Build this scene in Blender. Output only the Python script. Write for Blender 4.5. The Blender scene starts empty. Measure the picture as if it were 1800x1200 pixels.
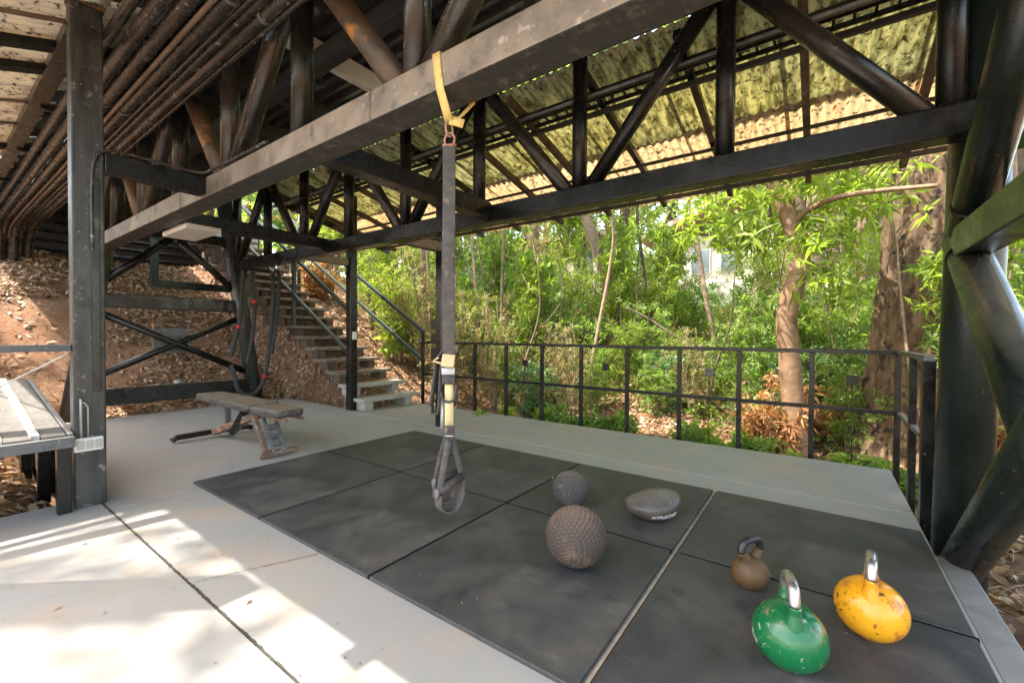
import bpy, math, random
import numpy as np
from mathutils import Vector, Matrix
R_ = random.Random(7)
rng = np.random.default_rng(7)
scene = bpy.context.scene
COL = scene.collection

# ------------------------------------------------------------ camera, sky, sun, exposure
cam_d = bpy.data.cameras.new("camera")
cam = bpy.data.objects.new("camera", cam_d); COL.objects.link(cam)
PIT, ROL, YAW = -0.01558986, 0.00566255, -0.62217158
CAM = Vector((3.56546, -1.12156, 1.05891))
fw = Vector((math.sin(YAW)*math.cos(PIT), math.cos(YAW)*math.cos(PIT), math.sin(PIT)))
rt = Vector((math.cos(YAW), -math.sin(YAW), 0)); up = rt.cross(fw)
r2 = math.cos(ROL)*rt + math.sin(ROL)*up; u2 = -math.sin(ROL)*rt + math.cos(ROL)*up
M = Matrix((( r2.x, u2.x, -fw.x), (r2.y, u2.y, -fw.y), (r2.z, u2.z, -fw.z))).to_4x4()
M.translation = CAM
cam.matrix_world = M
cam_d.sensor_width = 36; cam_d.lens = 36*753.03/1800
cam_d.clip_start = 0.05; cam_d.clip_end = 2000
scene.camera = cam

SX, SY = 0.42, 0.36                       # sun: shadow shift per metre of height
w = bpy.data.worlds.new("World"); scene.world = w; w.use_nodes = True
nt = w.node_tree; nt.nodes.clear()
sky = nt.nodes.new('ShaderNodeTexSky'); sky.sky_type = 'NISHITA'; sky.sun_disc = False
sky.sun_elevation = math.atan2(1, math.hypot(SX, SY)); sky.sun_rotation = math.atan2(-SX, -SY)
sky.air_density = 1.0; sky.dust_density = 2.0; sky.ozone_density = 1.0
bg = nt.nodes.new('ShaderNodeBackground'); bg.inputs[1].default_value = 0.15
wo = nt.nodes.new('ShaderNodeOutputWorld')
wb = nt.nodes.new('ShaderNodeMix'); wb.data_type = 'RGBA'; wb.blend_type = 'MULTIPLY'; wb.inputs[0].default_value = 1; wb.inputs[7].default_value = (1.16, 1.02, .84, 1)   # daylight white balance
nt.links.new(sky.outputs[0], wb.inputs[6]); nt.links.new(wb.outputs[2], bg.inputs[0]); nt.links.new(bg.outputs[0], wo.inputs[0])
sd = bpy.data.lights.new("sun", 'SUN'); sd.energy = 2.0; sd.angle = math.radians(0.5); sd.color = (1, .94, .85)
sun = bpy.data.objects.new("sun", sd); COL.objects.link(sun)
sun.rotation_euler = Vector((SX, SY, -1)).to_track_quat('-Z', 'Y').to_euler()
scene.view_settings.view_transform = 'Standard'; scene.view_settings.look = 'None'
scene.view_settings.exposure = 2.92; scene.view_settings.gamma = 1.0
scene.cycles.max_bounces = 8; scene.cycles.diffuse_bounces = 5
scene.cycles.transparent_max_bounces = 8

# ------------------------------------------------------------ helpers
ORG = {}
class MB:
    def __init__(s): s.v = []; s.f = []; s.sm = []
    def quad(s, a, b, c, d, sm=False):
        n = len(s.v); s.v += [tuple(a), tuple(b), tuple(c), tuple(d)]; s.f.append((n, n+1, n+2, n+3)); s.sm.append(sm)
    def obox(s, c, ax, ay, az):
        c = Vector(c); ax, ay, az = Vector(ax), Vector(ay), Vector(az); n = len(s.v)
        for k in (-1, 1):
            for j in (-1, 1):
                for i in (-1, 1): s.v.append(tuple(c + ax*i + ay*j + az*k))
        F = [(0,2,3,1), (4,5,7,6), (0,1,5,4), (2,6,7,3), (0,4,6,2), (1,3,7,5)]
        if ax.cross(ay).dot(az) < 0: F = [f[::-1] for f in F]
        for f in F: s.f.append(tuple(n+i for i in f)); s.sm.append(False)
        return s
    def box(s, x0, x1, y0, y1, z0, z1):
        return s.obox(((x0+x1)/2, (y0+y1)/2, (z0+z1)/2), ((x1-x0)/2, 0, 0), (0, (y1-y0)/2, 0), (0, 0, (z1-z0)/2))
    def beam(s, p0, p1, wd, ht, upv=(0, 0, 1)):
        p0, p1 = Vector(p0), Vector(p1); d = (p1-p0); L = d.length; d.normalize()
        sd_ = d.cross(Vector(upv)).normalized(); u_ = sd_.cross(d).normalized()
        return s.obox((p0+p1)/2, d*L/2, sd_*wd/2, u_*ht/2)
    def tube(s, pts, r, n=16, caps=True, sm=True):
        pts = [Vector(p) for p in pts]; m = len(pts)
        rr = [r]*m if not hasattr(r, '__len__') else list(r)
        tans = [(pts[min(i+1, m-1)]-pts[max(i-1, 0)]).normalized() for i in range(m)]
        u_ = tans[0].orthogonal().normalized(); base = len(s.v)
        for i in range(m):
            t = tans[i]; u_ = (u_ - t*u_.dot(t)).normalized(); w_ = t.cross(u_)
            for k in range(n):
                a = 2*math.pi*k/n; s.v.append(tuple(pts[i] + (u_*math.cos(a)+w_*math.sin(a))*rr[i]))
        for i in range(m-1):
            for k in range(n):
                a = base+i*n+k; b = base+i*n+(k+1) % n; s.f.append((a, b, b+n, a+n)); s.sm.append(sm)
        if caps:
            s.f.append(tuple(base+k for k in range(n))[::-1]); s.sm.append(False)
            s.f.append(tuple(base+(m-1)*n+k for k in range(n))); s.sm.append(False)
        return s
    def lathe(s, prof, c=(0, 0, 0), n=32, sm=True, sx=1, sy=1):
        c = Vector(c); base = len(s.v); m = len(prof)
        for r, z in prof:
            for k in range(n):
                a = 2*math.pi*k/n; s.v.append((c.x+r*sx*math.cos(a), c.y+r*sy*math.sin(a), c.z+z))
        for i in range(m-1):
            for k in range(n):
                a = base+i*n+k; b = base+i*n+(k+1) % n; s.f.append((a, b, b+n, a+n)); s.sm.append(sm)
        s.f.append(tuple(base+k for k in range(n))[::-1]); s.sm.append(sm)
        s.f.append(tuple(base+(m-1)*n+k for k in range(n))); s.sm.append(sm)
        return s
    def ribbon(s, pts, wd, th, side):
        """flat webbing band along pts; side = width direction"""
        side = Vector(side).normalized(); pts = [Vector(p) for p in pts]; m = len(pts); base = len(s.v)
        for i, p in enumerate(pts):
            t = (pts[min(i+1, m-1)]-pts[max(i-1, 0)]).normalized(); sd_ = (side - t*side.dot(t)).normalized(); nn = t.cross(sd_)
            ww = wd[i] if hasattr(wd, '__len__') else wd
            for a, b in ((-1, -1), (1, -1), (1, 1), (-1, 1)): s.v.append(tuple(p + sd_*a*ww/2 + nn*b*th/2))
        for i in range(m-1):
            for k in range(4):
                a = base+i*4+k; b = base+i*4+(k+1) % 4; s.f.append((a, b, b+4, a+4)); s.sm.append(True if k in (0, 2) else False)
        s.f.append((base+3, base+2, base+1, base)); s.sm.append(False)
        e = base+(m-1)*4; s.f.append((e, e+1, e+2, e+3)); s.sm.append(False)
        return s
    def build(s, name, mat, parent=None, bevel=0, local=False):
        me = bpy.data.meshes.new(name)
        o_ = Vector((0, 0, 0)) if (parent is None or local) else ORG.get(parent.name, Vector((0, 0, 0)))
        vv = np.array(s.v, dtype=float) - np.array(o_)
        me.from_pydata(vv.tolist(), [], s.f); me.polygons.foreach_set('use_smooth', s.sm)
        me.materials.append(mat); me.update()
        o = bpy.data.objects.new(name, me); COL.objects.link(o)
        if parent is not None: o.parent = parent; ORG[o.name] = o_
        if bevel:
            b = o.modifiers.new('bevel', 'BEVEL'); b.width = bevel; b.segments = 2; b.limit_method = 'ANGLE'; b.angle_limit = math.radians(50)
        return o
def tag(o, label=None, cat=None, group=None, kind=None):
    if label: o['label'] = label
    if cat: o['category'] = cat
    if group: o['group'] = group
    if kind: o['kind'] = kind
    return o
def thing(name, label, cat, loc=(0, 0, 0), group=None, local=False):
    o = bpy.data.objects.new(name, None); COL.objects.link(o); o.location = loc; o.empty_display_size = .1
    ORG[o.name] = Vector((0, 0, 0)) if local else Vector(loc)
    return tag(o, label, cat, group)
def copy_tree(o, parent=None):
    c = o.copy(); COL.objects.link(c); c.parent = parent
    for ch in list(o.children): copy_tree(ch, c)
    return c
def bez(pts, n=8):
    """Catmull-Rom through pts"""
    P = [Vector(p) for p in pts]; P = [P[0]*2-P[1]] + P + [P[-1]*2-P[-2]]; out = []
    for i in range(1, len(P)-2):
        for k in range(n):
            t = k/n; a, b, c, d = P[i-1], P[i], P[i+1], P[i+2]
            out.append(0.5*((2*b)+(c-a)*t+(2*a-5*b+4*c-d)*t*t+(3*b-a-3*c+d)*t**3))
    out.append(P[-2]); return out

# ------------------------------------------------------------ materials
def newmat(name):
    m = bpy.data.materials.new(name); m.use_nodes = True; t = m.node_tree
    return m, t, t.nodes['Principled BSDF'], t.nodes['Material Output']
def nz(t, scale, detail=4, rough=.55, coord='Object', stretch=None, dim=None):
    tc = t.nodes.new('ShaderNodeTexCoord'); n = t.nodes.new('ShaderNodeTexNoise')
    n.inputs['Scale'].default_value = scale; n.inputs['Detail'].default_value = detail; n.inputs['Roughness'].default_value = rough
    src = tc.outputs[coord]
    if stretch:
        mp = t.nodes.new('ShaderNodeMapping'); mp.inputs['Scale'].default_value = stretch; t.links.new(src, mp.inputs[0]); src = mp.outputs[0]
    t.links.new(src, n.inputs['Vector']); return n.outputs[0]
def ramp(t, src, stops):
    r = t.nodes.new('ShaderNodeValToRGB'); e = r.color_ramp.elements
    while len(e) < len(stops): e.new(.5)
    for i, (p, c) in enumerate(stops):
        e[i].position = p; e[i].color = (c if len(c) == 4 else (*c, 1)) if hasattr(c, '__len__') else (c, c, c, 1)
    t.links.new(src, r.inputs[0]); return r.outputs[0]
def mixc(t, f, a, b):
    m = t.nodes.new('ShaderNodeMix'); m.data_type = 'RGBA'
    for s_, v in ((0, f), (6, a), (7, b)):
        if hasattr(v, 'is_linked') or hasattr(v, 'node'): t.links.new(v, m.inputs[s_])
        elif s_ == 0: m.inputs[0].default_value = v
        else: m.inputs[s_].default_value = (*v, 1)
    return m.outputs[2]
def bump(t, src, b, strength=.3, dist=.01):
    n = t.nodes.new('ShaderNodeBump'); n.inputs['Strength'].default_value = strength; n.inputs['Distance'].default_value = dist
    t.links.new(src, n.inputs['Height']); t.links.new(n.outputs[0], b.inputs['Normal']); return n
def pm(name, c1, c2, scale=5, rough=.6, bs=0, bscale=60, spots=(), metal=0, stretch=None, spec=.5, coord='Object', detail=5, top=None):
    m, t, b, o = newmat(name)
    c = mixc(t, ramp(t, nz(t, scale, detail, .6, coord, stretch), [(.35, 0), (.65, 1)]), c1, c2)
    rgh = None
    for (col, sc, th, wd) in spots:
        f = ramp(t, nz(t, sc, 3, .6, coord), [(th, 0), (min(1, th+wd), 1)])
        c = mixc(t, f, c, col); rgh = f
    if top:
        g = t.nodes.new('ShaderNodeNewGeometry'); sx = t.nodes.new('ShaderNodeSeparateXYZ'); t.links.new(g.outputs['Normal'], sx.inputs[0])
        f = ramp(t, sx.outputs[2], [(.55, 0), (.95, 1)])
        mm = t.nodes.new('ShaderNodeMath'); mm.operation = 'MULTIPLY'; t.links.new(f, mm.inputs[0])
        t.links.new(ramp(t, nz(t, 9, 4), [(.2, .4), (.7, 1)]), mm.inputs[1]); c = mixc(t, mm.outputs[0], c, top)
    t.links.new(c, b.inputs['Base Color'])
    b.inputs['Metallic'].default_value = metal; b.inputs['Specular IOR Level'].default_value = spec
    rn = ramp(t, nz(t, scale*2.3, 4, .6, coord), [(.3, max(0, rough-.12)), (.7, min(1, rough+.12))]); t.links.new(rn, b.inputs['Roughness'])
    if bs: bump(t, nz(t, bscale, 5, .6, coord, stretch), b, bs, .004)
    return m

DUST = (.42, .35, .26)
m_black = pm('black_paint', (.004, .005, .0045), (.011, .011, .009), 3, .27, .25, 45, spots=[((.045, .037, .027), 4.5, .58, .25), ((.30, .27, .22), 70, .71, .05)], top=(.09, .07, .05), spec=.38)
m_beam = pm('dusty_beam_painted_shade', (.25, .20, .145), (.115, .092, .068), 4.5, .45, .5, 30, spots=[((.07, .06, .048), 9, .58, .15), ((.33, .29, .23), 22, .62, .1), ((.36, .31, .25), 90, .68, .05)], top=(.2, .16, .12))  # dusty paint; its tan also carries bounced light on the side face
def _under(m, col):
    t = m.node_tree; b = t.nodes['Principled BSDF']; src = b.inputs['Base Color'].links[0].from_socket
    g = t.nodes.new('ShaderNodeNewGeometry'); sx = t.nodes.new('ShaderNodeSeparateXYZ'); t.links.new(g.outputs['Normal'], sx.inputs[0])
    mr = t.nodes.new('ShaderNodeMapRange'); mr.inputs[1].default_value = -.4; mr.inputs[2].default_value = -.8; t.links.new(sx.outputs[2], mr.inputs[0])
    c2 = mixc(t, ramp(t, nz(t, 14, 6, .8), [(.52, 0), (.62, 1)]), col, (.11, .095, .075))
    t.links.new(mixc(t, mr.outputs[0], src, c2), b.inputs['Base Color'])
_under(m_beam, (.04, .038, .034))      # shade under the beam painted in as a darker colour
m_rust = pm('rusty_brown_tube', (.04, .030, .021), (.11, .070, .038), 3, .5, .4, 30, spots=[((.33, .14, .03), 7, .58, .12), ((.03, .02, .015), 11, .62, .1)])
m_tan = pm('dusty_tube', (.012, .011, .009), (.040, .033, .024), 2.5, .27, .25, 40, spots=[((.3, .25, .18), 60, .68, .06), ((.07, .045, .028), 5, .62, .15)])
m_green = pm('green_black_paint', (.006, .011, .008), (.016, .024, .018), 2.5, .30, .3, 35, spots=[((.10, .085, .06), 5, .66, .1), ((.3, .29, .25), 60, .71, .05)], top=(.14, .13, .10))
m_greyst = pm('weathered_grey_steel', (.065, .07, .075), (.14, .14, .135), 5, .5, .3, 60, spots=[((.30, .29, .27), 35, .62, .1), ((.02, .022, .02), 9, .6, .12)], top=(.25, .24, .22))
m_galv = pm('galvanised_metal', (.32, .32, .31), (.45, .44, .42), 12, .45, .1, 40, metal=.5)
m_white = pm('old_white_plastic', (.55, .53, .48), (.65, .63, .58), 8, .5)
m_pipe = pm('dark_conduit', (.016, .0145, .013), (.05, .043, .036), 4, .26, .3, 40, spots=[((.30, .28, .25), 26, .62, .12), ((.012, .012, .012), 6, .55, .2)], stretch=(1, 4, 4))
m_pipeb = pm('brown_conduit', (.10, .072, .05), (.17, .12, .08), 5, .5, .3, 40, spots=[((.4, .35, .28), 30, .64, .1)])

def floor_mat():
    m, t, b, o = newmat('painted_concrete')
    c = mixc(t, ramp(t, nz(t, .9, 5, .6), [(.35, 0), (.7, 1)]), (.295, .295, .28), (.335, .32, .29))
    c = mixc(t, ramp(t, nz(t, 2.2, 6, .65), [(.50, 0), (.72, .5)]), c, (.44, .31, .19))  # warm tan stains, strengthened to imitate bounced light
    c = mixc(t, ramp(t, nz(t, 14, 6, .7), [(.58, 0), (.8, .35)]), c, (.25, .22, .19))
    c = mixc(t, ramp(t, nz(t, 55, 3, .6), [(.72, 0), (.76, .8)]), c, (.12, .09, .06))
    mp = nz(t, 5, 6, .8, stretch=(1.5, 9, 1)); c = mixc(t, ramp(t, mp, [(.6, 0), (.8, .3)]), c, (.36, .26, .18))
    t.links.new(c, b.inputs['Base Color'])
    t.links.new(ramp(t, nz(t, 4, 5, .6), [(.3, .38), (.75, .6)]), b.inputs['Roughness'])
    bump(t, nz(t, 40, 6, .7), b, .12, .003); return m
m_floor = floor_mat()
def mat_mat():
    m, t, b, o = newmat('rubber_mat')
    c = mixc(t, ramp(t, nz(t, 1.6, 6, .65), [(.35, 0), (.7, 1)]), (.030, .032, .035), (.060, .060, .058))
    c = mixc(t, ramp(t, nz(t, 3.0, 6, .7), [(.46, 0), (.72, .7)]), c, (.105, .090, .068))
    c = mixc(t, ramp(t, nz(t, 2.3, 7, .75, stretch=(1.2, 2.6, 1)), [(.56, 0), (.74, .4)]), c, (.18, .175, .165))
    c = mixc(t, ramp(t, nz(t, 6, 5, .6), [(.30, .7), (.42, 0)]), c, (.016, .018, .020))
    c = mixc(t, ramp(t, nz(t, 220, 2, .5), [(.55, 0), (.75, .35)]), c, (.17, .16, .15))
    t.links.new(c, b.inputs['Base Color'])
    t.links.new(ramp(t, nz(t, 3.1, 5, .6), [(.35, .45), (.7, .75)]), b.inputs['Roughness'])
    bump(t, nz(t, 260, 3, .6), b, .3, .002); return m
m_mat = mat_mat()

def leafmat(name, stops, trans=.58, rough=.45, dead=False, hue=True):
    m, t, b, o = newmat(name); g = t.nodes.new('ShaderNodeNewGeometry')
    c = ramp(t, g.outputs['Random Per Island'], stops)
    if hue: c = mixc(t, ramp(t, nz(t, .45, 3, .6, 'Object'), [(.35, 0), (.65, .55)]), c, stops[-1][1])
    t.links.new(c, b.inputs['Base Color']); b.inputs['Roughness'].default_value = rough; b.inputs['Specular IOR Level'].default_value = .35
    if trans:
        tr = t.nodes.new('ShaderNodeBsdfTranslucent'); ms = t.nodes.new('ShaderNodeMixShader'); ms.inputs[0].default_value = trans
        gm = t.nodes.new('ShaderNodeMix'); gm.data_type = 'RGBA'; gm.blend_type = 'MULTIPLY'; gm.inputs[0].default_value = 1
        t.links.new(c, gm.inputs[6]); gm.inputs[7].default_value = (1.25, 1.3, .7, 1)
        t.links.new(gm.outputs[2], tr.inputs[0]); t.links.new(b.outputs[0], ms.inputs[1]); t.links.new(tr.outputs[0], ms.inputs[2])
        t.links.new(ms.outputs[0], o.inputs[0])
    return m
m_leafA = leafmat('mid_green_leaves', [(0, (.06, .14, .03)), (.5, (.14, .26, .05)), (.85, (.23, .36, .07)), (1, (.32, .38, .11))])
m_leafB = leafmat('yellow_green_leaves', [(0, (.14, .22, .03)), (.5, (.24, .35, .05)), (1, (.36, .44, .09))])
m_leafC = leafmat('deep_green_leaves', [(0, (.05, .12, .045)), (.6, (.10, .20, .075)), (1, (.19, .30, .13))], .4)
m_leafO = leafmat('olive_leaves', [(0, (.16, .19, .08)), (.5, (.25, .27, .12)), (.9, (.34, .31, .16)), (1, (.46, .30, .15))], .4)
m_dead = leafmat('dead_leaves', [(0, (.10, .055, .03)), (.25, (.22, .12, .06)), (.5, (.34, .20, .11)), (.7, (.42, .29, .18)), (.85, (.50, .41, .30)), (.94, (.45, .20, .07)), (1, (.30, .26, .20))], .15, .6, hue=False)
m_deado = leafmat('orange_dead_leaves', [(0, (.28, .12, .045)), (.5, (.42, .20, .08)), (1, (.50, .33, .16))], .4, .6, hue=False)
m_bark = pm('rough_bark', (.07, .043, .023), (.18, .115, .062), 4, .9, 1, 16, spots=[((.022, .016, .011), 9, .54, .10), ((.26, .21, .16), 11, .67, .08)], stretch=(4, 4, .8))
m_barkp = pm('pale_bark', (.17, .115, .07), (.27, .20, .13), 4, .8, .6, 25, spots=[((.12, .085, .055), 6, .58, .12), ((.45, .42, .36), 11, .66, .08)], stretch=(2, 2, 3))
m_barko = pm('orange_brown_bark', (.17, .095, .048), (.27, .17, .10), 4, .8, .7, 25, spots=[((.09, .055, .03), 6, .58, .12), ((.40, .34, .27), 11, .66, .08)], stretch=(2, 2, 3))
m_barkd = pm('dark_bark', (.06, .042, .03), (.12, .085, .055), 4, .85, .8, 25, spots=[((.2, .17, .13), 12, .63, .1)], stretch=(3, 3, 1))
def soil_mat():
    m, t, b, o = newmat('forest_soil')
    c = mixc(t, ramp(t, nz(t, .8, 5, .6), [(.35, 0), (.65, 1)]), (.30, .13, .055), (.22, .115, .06))
    c = mixc(t, ramp(t, nz(t, 14, 6, .75), [(.45, 0), (.62, 1)]), c, (.30, .20, .12))
    c = mixc(t, ramp(t, nz(t, 30, 5, .7), [(.55, 0), (.65, 1)]), c, (.09, .05, .03))
    t.links.new(c, b.inputs['Base Color']); b.inputs['Roughness'].default_value = .95
    bump(t, nz(t, 22, 8, .75), b, 1, .05); return m
m_soil = soil_mat()

# ------------------------------------------------------------ the ground
def sstep(t): t = np.clip(t, 0, 1); return t*t*(3-2*t)
def hh(x, y):
    x = np.asarray(x, float); y = np.asarray(y, float)
    mid = np.where(x < -3.3, -.06, -.35) + .62*np.maximum(0, -x-3.9)
    left = -.03 + .33*np.maximum(0, -x-1.6)
    base = -.32 - .30*sstep((x-.5)/3)
    right = base + .58*np.maximum(0, -x-1.55) + .19*np.maximum(0, y-5.2)*sstep((x+6)/5+.4) + .05*np.maximum(0, x-5)
    wl = sstep((-.45-y)/.25)*sstep((-x-.1)/.2); wr = np.maximum(sstep((y-2.5)/.7), sstep((x-3.9)/.2))
    z = mid*(1-wl)*(1-wr) + left*wl*(1-wr) + right*wr
    cap = 2.45 + .06*np.maximum(0, -x-8)
    z = np.minimum(z, cap)
    z = np.where(y > 10, z, z)
    n = .05*np.sin(x*1.7+y*.9)+.04*np.sin(x*3.1-y*2.3+1)+.03*np.sin(y*4.3+x*.7)+.02*np.sin(x*7.1+y*5.3)
    inside = (x > -3.75) & (x < 4.3) & (y < 3.7) & (y > -5)
    return z + n*np.where(inside, .25, 1)
def terrain():
    xs = np.unique(np.concatenate([np.linspace(-400, -25, 12), np.arange(-25, -10, 1.), np.arange(-10, 8, .14), np.arange(8, 30, 1.), np.linspace(30, 400, 12)]))
    ys = np.unique(np.concatenate([np.linspace(-400, -15, 10), np.arange(-15, -3, 1.), np.arange(-3, 13, .14), np.arange(13, 45, 1.2), np.linspace(45, 500, 12)]))
    X, Y = np.meshgrid(xs, ys); Z = hh(X, Y); Z = np.minimum(Z, 9)
    nx, ny = len(xs), len(ys)
    V = np.stack([X.ravel(), Y.ravel(), Z.ravel()], 1)
    i, j = np.meshgrid(np.arange(nx-1), np.arange(ny-1)); a = (j*nx+i).ravel()
    F = np.stack([a, a+1, a+nx+1, a+nx], 1)
    me = bpy.data.meshes.new('forest_ground'); me.from_pydata(V.tolist(), [], F.tolist()); me.polygons.foreach_set('use_smooth', [True]*len(F))
    me.materials.append(m_soil); o = bpy.data.objects.new('forest_ground', me); COL.objects.link(o); tag(o, kind='structure')
terrain()

# ------------------------------------------------------------ leaf meshes
def leaves_mesh(name, P, D, N, L, W, mat, fold=.25, parent=None, curl=.15):
    """P base points, D leaf direction, N approx normal, L length, W width (arrays) -> one mesh of folded leaves"""
    n = len(P); D = D/np.linalg.norm(D, axis=1, keepdims=True)
    S = np.cross(D, N); S /= (np.linalg.norm(S, axis=1, keepdims=True)+1e-9); U = np.cross(S, D)
    L = L[:, None]; W = W[:, None]
    b = P; mid = P + D*L*.45 - U*L*curl*.3
    l1 = P + D*L*.42 + S*W*.5 + U*W*fold; r1 = P + D*L*.42 - S*W*.5 + U*W*fold
    tip = P + D*L - U*L*curl
    V = np.stack([b, l1, mid, r1, tip], 1).reshape(-1, 3)
    k = np.arange(n)[:, None]*5
    F = np.concatenate([k+[0, 2, 1], k+[2, 4, 1], k+[0, 3, 2], k+[2, 3, 4]], 1).reshape(-1, 3)
    me = bpy.data.meshes.new(name); me.vertices.add(len(V)); me.vertices.foreach_set('co', V.ravel())
    me.loops.add(len(F)*3); me.loops.foreach_set('vertex_index', F.ravel())
    me.polygons.add(len(F)); me.polygons.foreach_set('loop_start', np.arange(len(F))*3); me.polygons.foreach_set('loop_total', np.full(len(F), 3))
    me.materials.append(mat); me.update(calc_edges=True)
    o = bpy.data.objects.new(name, me); COL.objects.link(o); o.parent = parent; return o
def rdir(n, r=rng):
    d = r.normal(size=(n, 3)); return d/np.linalg.norm(d, axis=1, keepdims=True)

# leaf litter
def litter(name, regions, mat, seed, label):
    r = np.random.default_rng(seed); Ps = []; sz = []
    for (x0, x1, y0, y1, n, s) in regions:
        x = r.uniform(x0, x1, n); y = r.uniform(y0, y1, n)
        ok = ~((x > -3.6) & (x < 4.08) & (y > -.53) & (y < 3.42) & ~((x < -1.62) & (y > 2.46))) & ~((x > -.24) & (x < 4.08) & (y < 0))
        # bare red earth patches on the bank
        bare = (np.sin(x*1.3+2)+np.sin(y*1.9+x*.8)+.5*np.sin(x*4+y*3)) > .45
        bare &= (y < 2.3) & (x < -3.5) & (r.random(n) < .93)
        ok &= ~bare
        x, y = x[ok], y[ok]; z = hh(x, y); Ps.append(np.stack([x, y, z], 1)); sz.append(np.full(len(x), s))
    P = np.concatenate(Ps); s = np.concatenate(sz); n = len(P)
    P[:, 2] += r.uniform(.0, .045, n)
    a = r.uniform(0, 6.283, n); e = .02
    gx = (hh(P[:, 0]+e, P[:, 1])-hh(P[:, 0]-e, P[:, 1]))/(2*e); gy = (hh(P[:, 0], P[:, 1]+e)-hh(P[:, 0], P[:, 1]-e))/(2*e)
    D = np.stack([np.cos(a), np.sin(a), gx*np.cos(a)+gy*np.sin(a)+r.normal(0, .28, n)], 1)
    N = np.stack([-gx, -gy, np.ones(n)], 1) + r.normal(0, .4, (n, 3))
    L = s*r.uniform(.5, 1.35, n); W = L*r.uniform(.28, .5, n)
    P = P - D*L[:, None]*.5
    o = leaves_mesh(name, P, D, N, L, W, mat, .12, curl=.18); tag(o, label, 'leaf litter', kind='stuff'); return o
litter('leaf_litter', [(-8, -3.5, -3, 3.4, 22000, .10), (-4, -.2, -4, -.5, 7500, .095), (-7, -1.3, 2.3, 7, 15000, .085),
                       (-1.6, 4.2, 3.3, 6.5, 9000, .10), (4.0, 8, -1.5, 6.5, 12000, .115), (-3, 12, 6.5, 14, 18000, .12), (-14, -3, 3, 14, 14000, .12)],
       m_dead, 3, 'brown dry leaf litter covering the bank and forest floor')

# ------------------------------------------------------------ floor slab
fs = MB(); G = .004
fs.box(-.22, 4.04, -4.6, -.452-G, -.16, 0)
fs.box(-3.55, .13-G, -.452+G-.0, 2.35-G, -.16, 0); fs.box(.13+G, 4.04, -.452+G, 2.35-G, -.16, 0)
fs.box(-3.55, -1.62-G, 2.35+G, 2.44, -.16, 0)
fs.box(-1.62+G, .13-G, 2.35+G, 3.40, -.16, 0); fs.box(.13+G, 4.04, 2.35+G, 3.40, -.16, 0)
o = fs.build('concrete_floor', m_floor, bevel=.003); tag(o, kind='structure')
m_moss = pm('mossy_joint', (.030, .028, .02), (.07, .06, .045), 8, .95, .8, 80, spots=[((.08, .10, .03), 2.2, .56, .1)])
jt = MB()
xs = np.linspace(-.2, 4.0, 300)
jw = .0025+.0035*np.abs(rng.normal(size=300))
for i in range(299):
    jt.quad((xs[i], -.452-jw[i], .0015), (xs[i+1], -.452-jw[i+1], .0015), (xs[i+1], -.452+jw[(i+7) % 300]*.8, .0015), (xs[i], -.452+jw[(i+6) % 300]*.8, .0015))
for (x0, y0, x1, y1, wdt) in ((1.42, -.44, 1.62, .0, .003),):
    for i in range(30):
        a, b = i/30, (i+1)/30; wa = wdt*(.5+R_.random())*.6
        jt.quad((x0+(x1-x0)*a-wa, y0+(y1-y0)*a, .0015), (x0+(x1-x0)*a+wa, y0+(y1-y0)*a, .0015), (x0+(x1-x0)*b+wa, y0+(y1-y0)*b, .0015), (x0+(x1-x0)*b-wa, y0+(y1-y0)*b, .0015))
m_gap = pm('gap_shade', (.0015, .0015, .0015), (.004, .0035, .003), 20, .95, spec=.1)  # near-black colour standing in for shade between the mats
ug = MB()
for q in (1, 2): ug.box(q-.0066, q+.0066, .01, 2.02, .0005, .0160)
ug.box(.01, 2.995, 1.0089, 1.0221, .0005, .0163); ug.box(3.03, 4.03, 1.0089, 1.0221, .0005, .0163)
o = ug.build('seam_shade_strip', m_gap); tag(o, 'near-black strips added in the seams between the rubber mats as painted shade', 'shade strip', kind='stuff')
o = jt.build('floor_joint', m_moss); tag(o, kind='structure')
# kerb strip along the right edge
kb = MB(); kb.box(4.044, 4.15, -4.6, 1.80, -.30, -.012); o = kb.build('edge_kerb', m_greyst, bevel=.006)
tag(o, 'narrow weathered kerb strip along the right edge of the mats', 'kerb')
# timber edging beneath the left platform
eg = thing('timber_edging', 'low dark timber edging boards beside the left post under the platform', 'edging', (-.3, -.52, 0))
MB().box(-3.5, -.21, -.535, -.505, -.1, .20).build('board', m_barkd, eg, .004)
for x in (-.42, -.95, -1.9, -2.9): MB().box(x-.05, x+.05, -.575, -.537, -.1, .33).build('stake', m_black, eg, .004)

# ------------------------------------------------------------ rubber mats
mat_desc = {(0,0): 'black rubber mat at the front left corner of the mats', (1,0): 'black rubber mat second from the left in the front row',
 (2,0): 'black rubber mat under the large rough ball', (3,0): 'black rubber mat under the green and yellow kettlebells',
 (0,1): 'black rubber mat at the back left, nearest the adjustable bench', (1,1): 'black rubber mat in the back row behind the hanging strap handle',
 (2,1): 'black rubber mat under the small ball and the sagging ball', (3,1): 'dark rubber mat at the back right beside the steel column'}
for (i, j), d in mat_desc.items():
    x0 = i*1.0+.007+(.016 if i == 3 else 0); x1 = (i+1)*1.0-.007+(.03 if i == 3 else 0); y0 = j*1.0155+.007; y1 = (j+1)*1.0155-.007
    if i == 3 and j == 0: y0 = -.02
    mm = MB(); cx, cy = (x0+x1)/2, (y0+y1)/2; a = R_.uniform(-.0015, .0015)
    mm.obox((0, 0, .0095), ((x1-x0)/2, 0, 0), (0, (y1-y0)/2, 0), (0, 0, .0085))
    o = mm.build('rubber_mat', m_mat, bevel=.003); o.location = (cx, cy, 0); o.rotation_euler.z = a
    tag(o, d, 'gym mat', 'black rubber floor mats')
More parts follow.
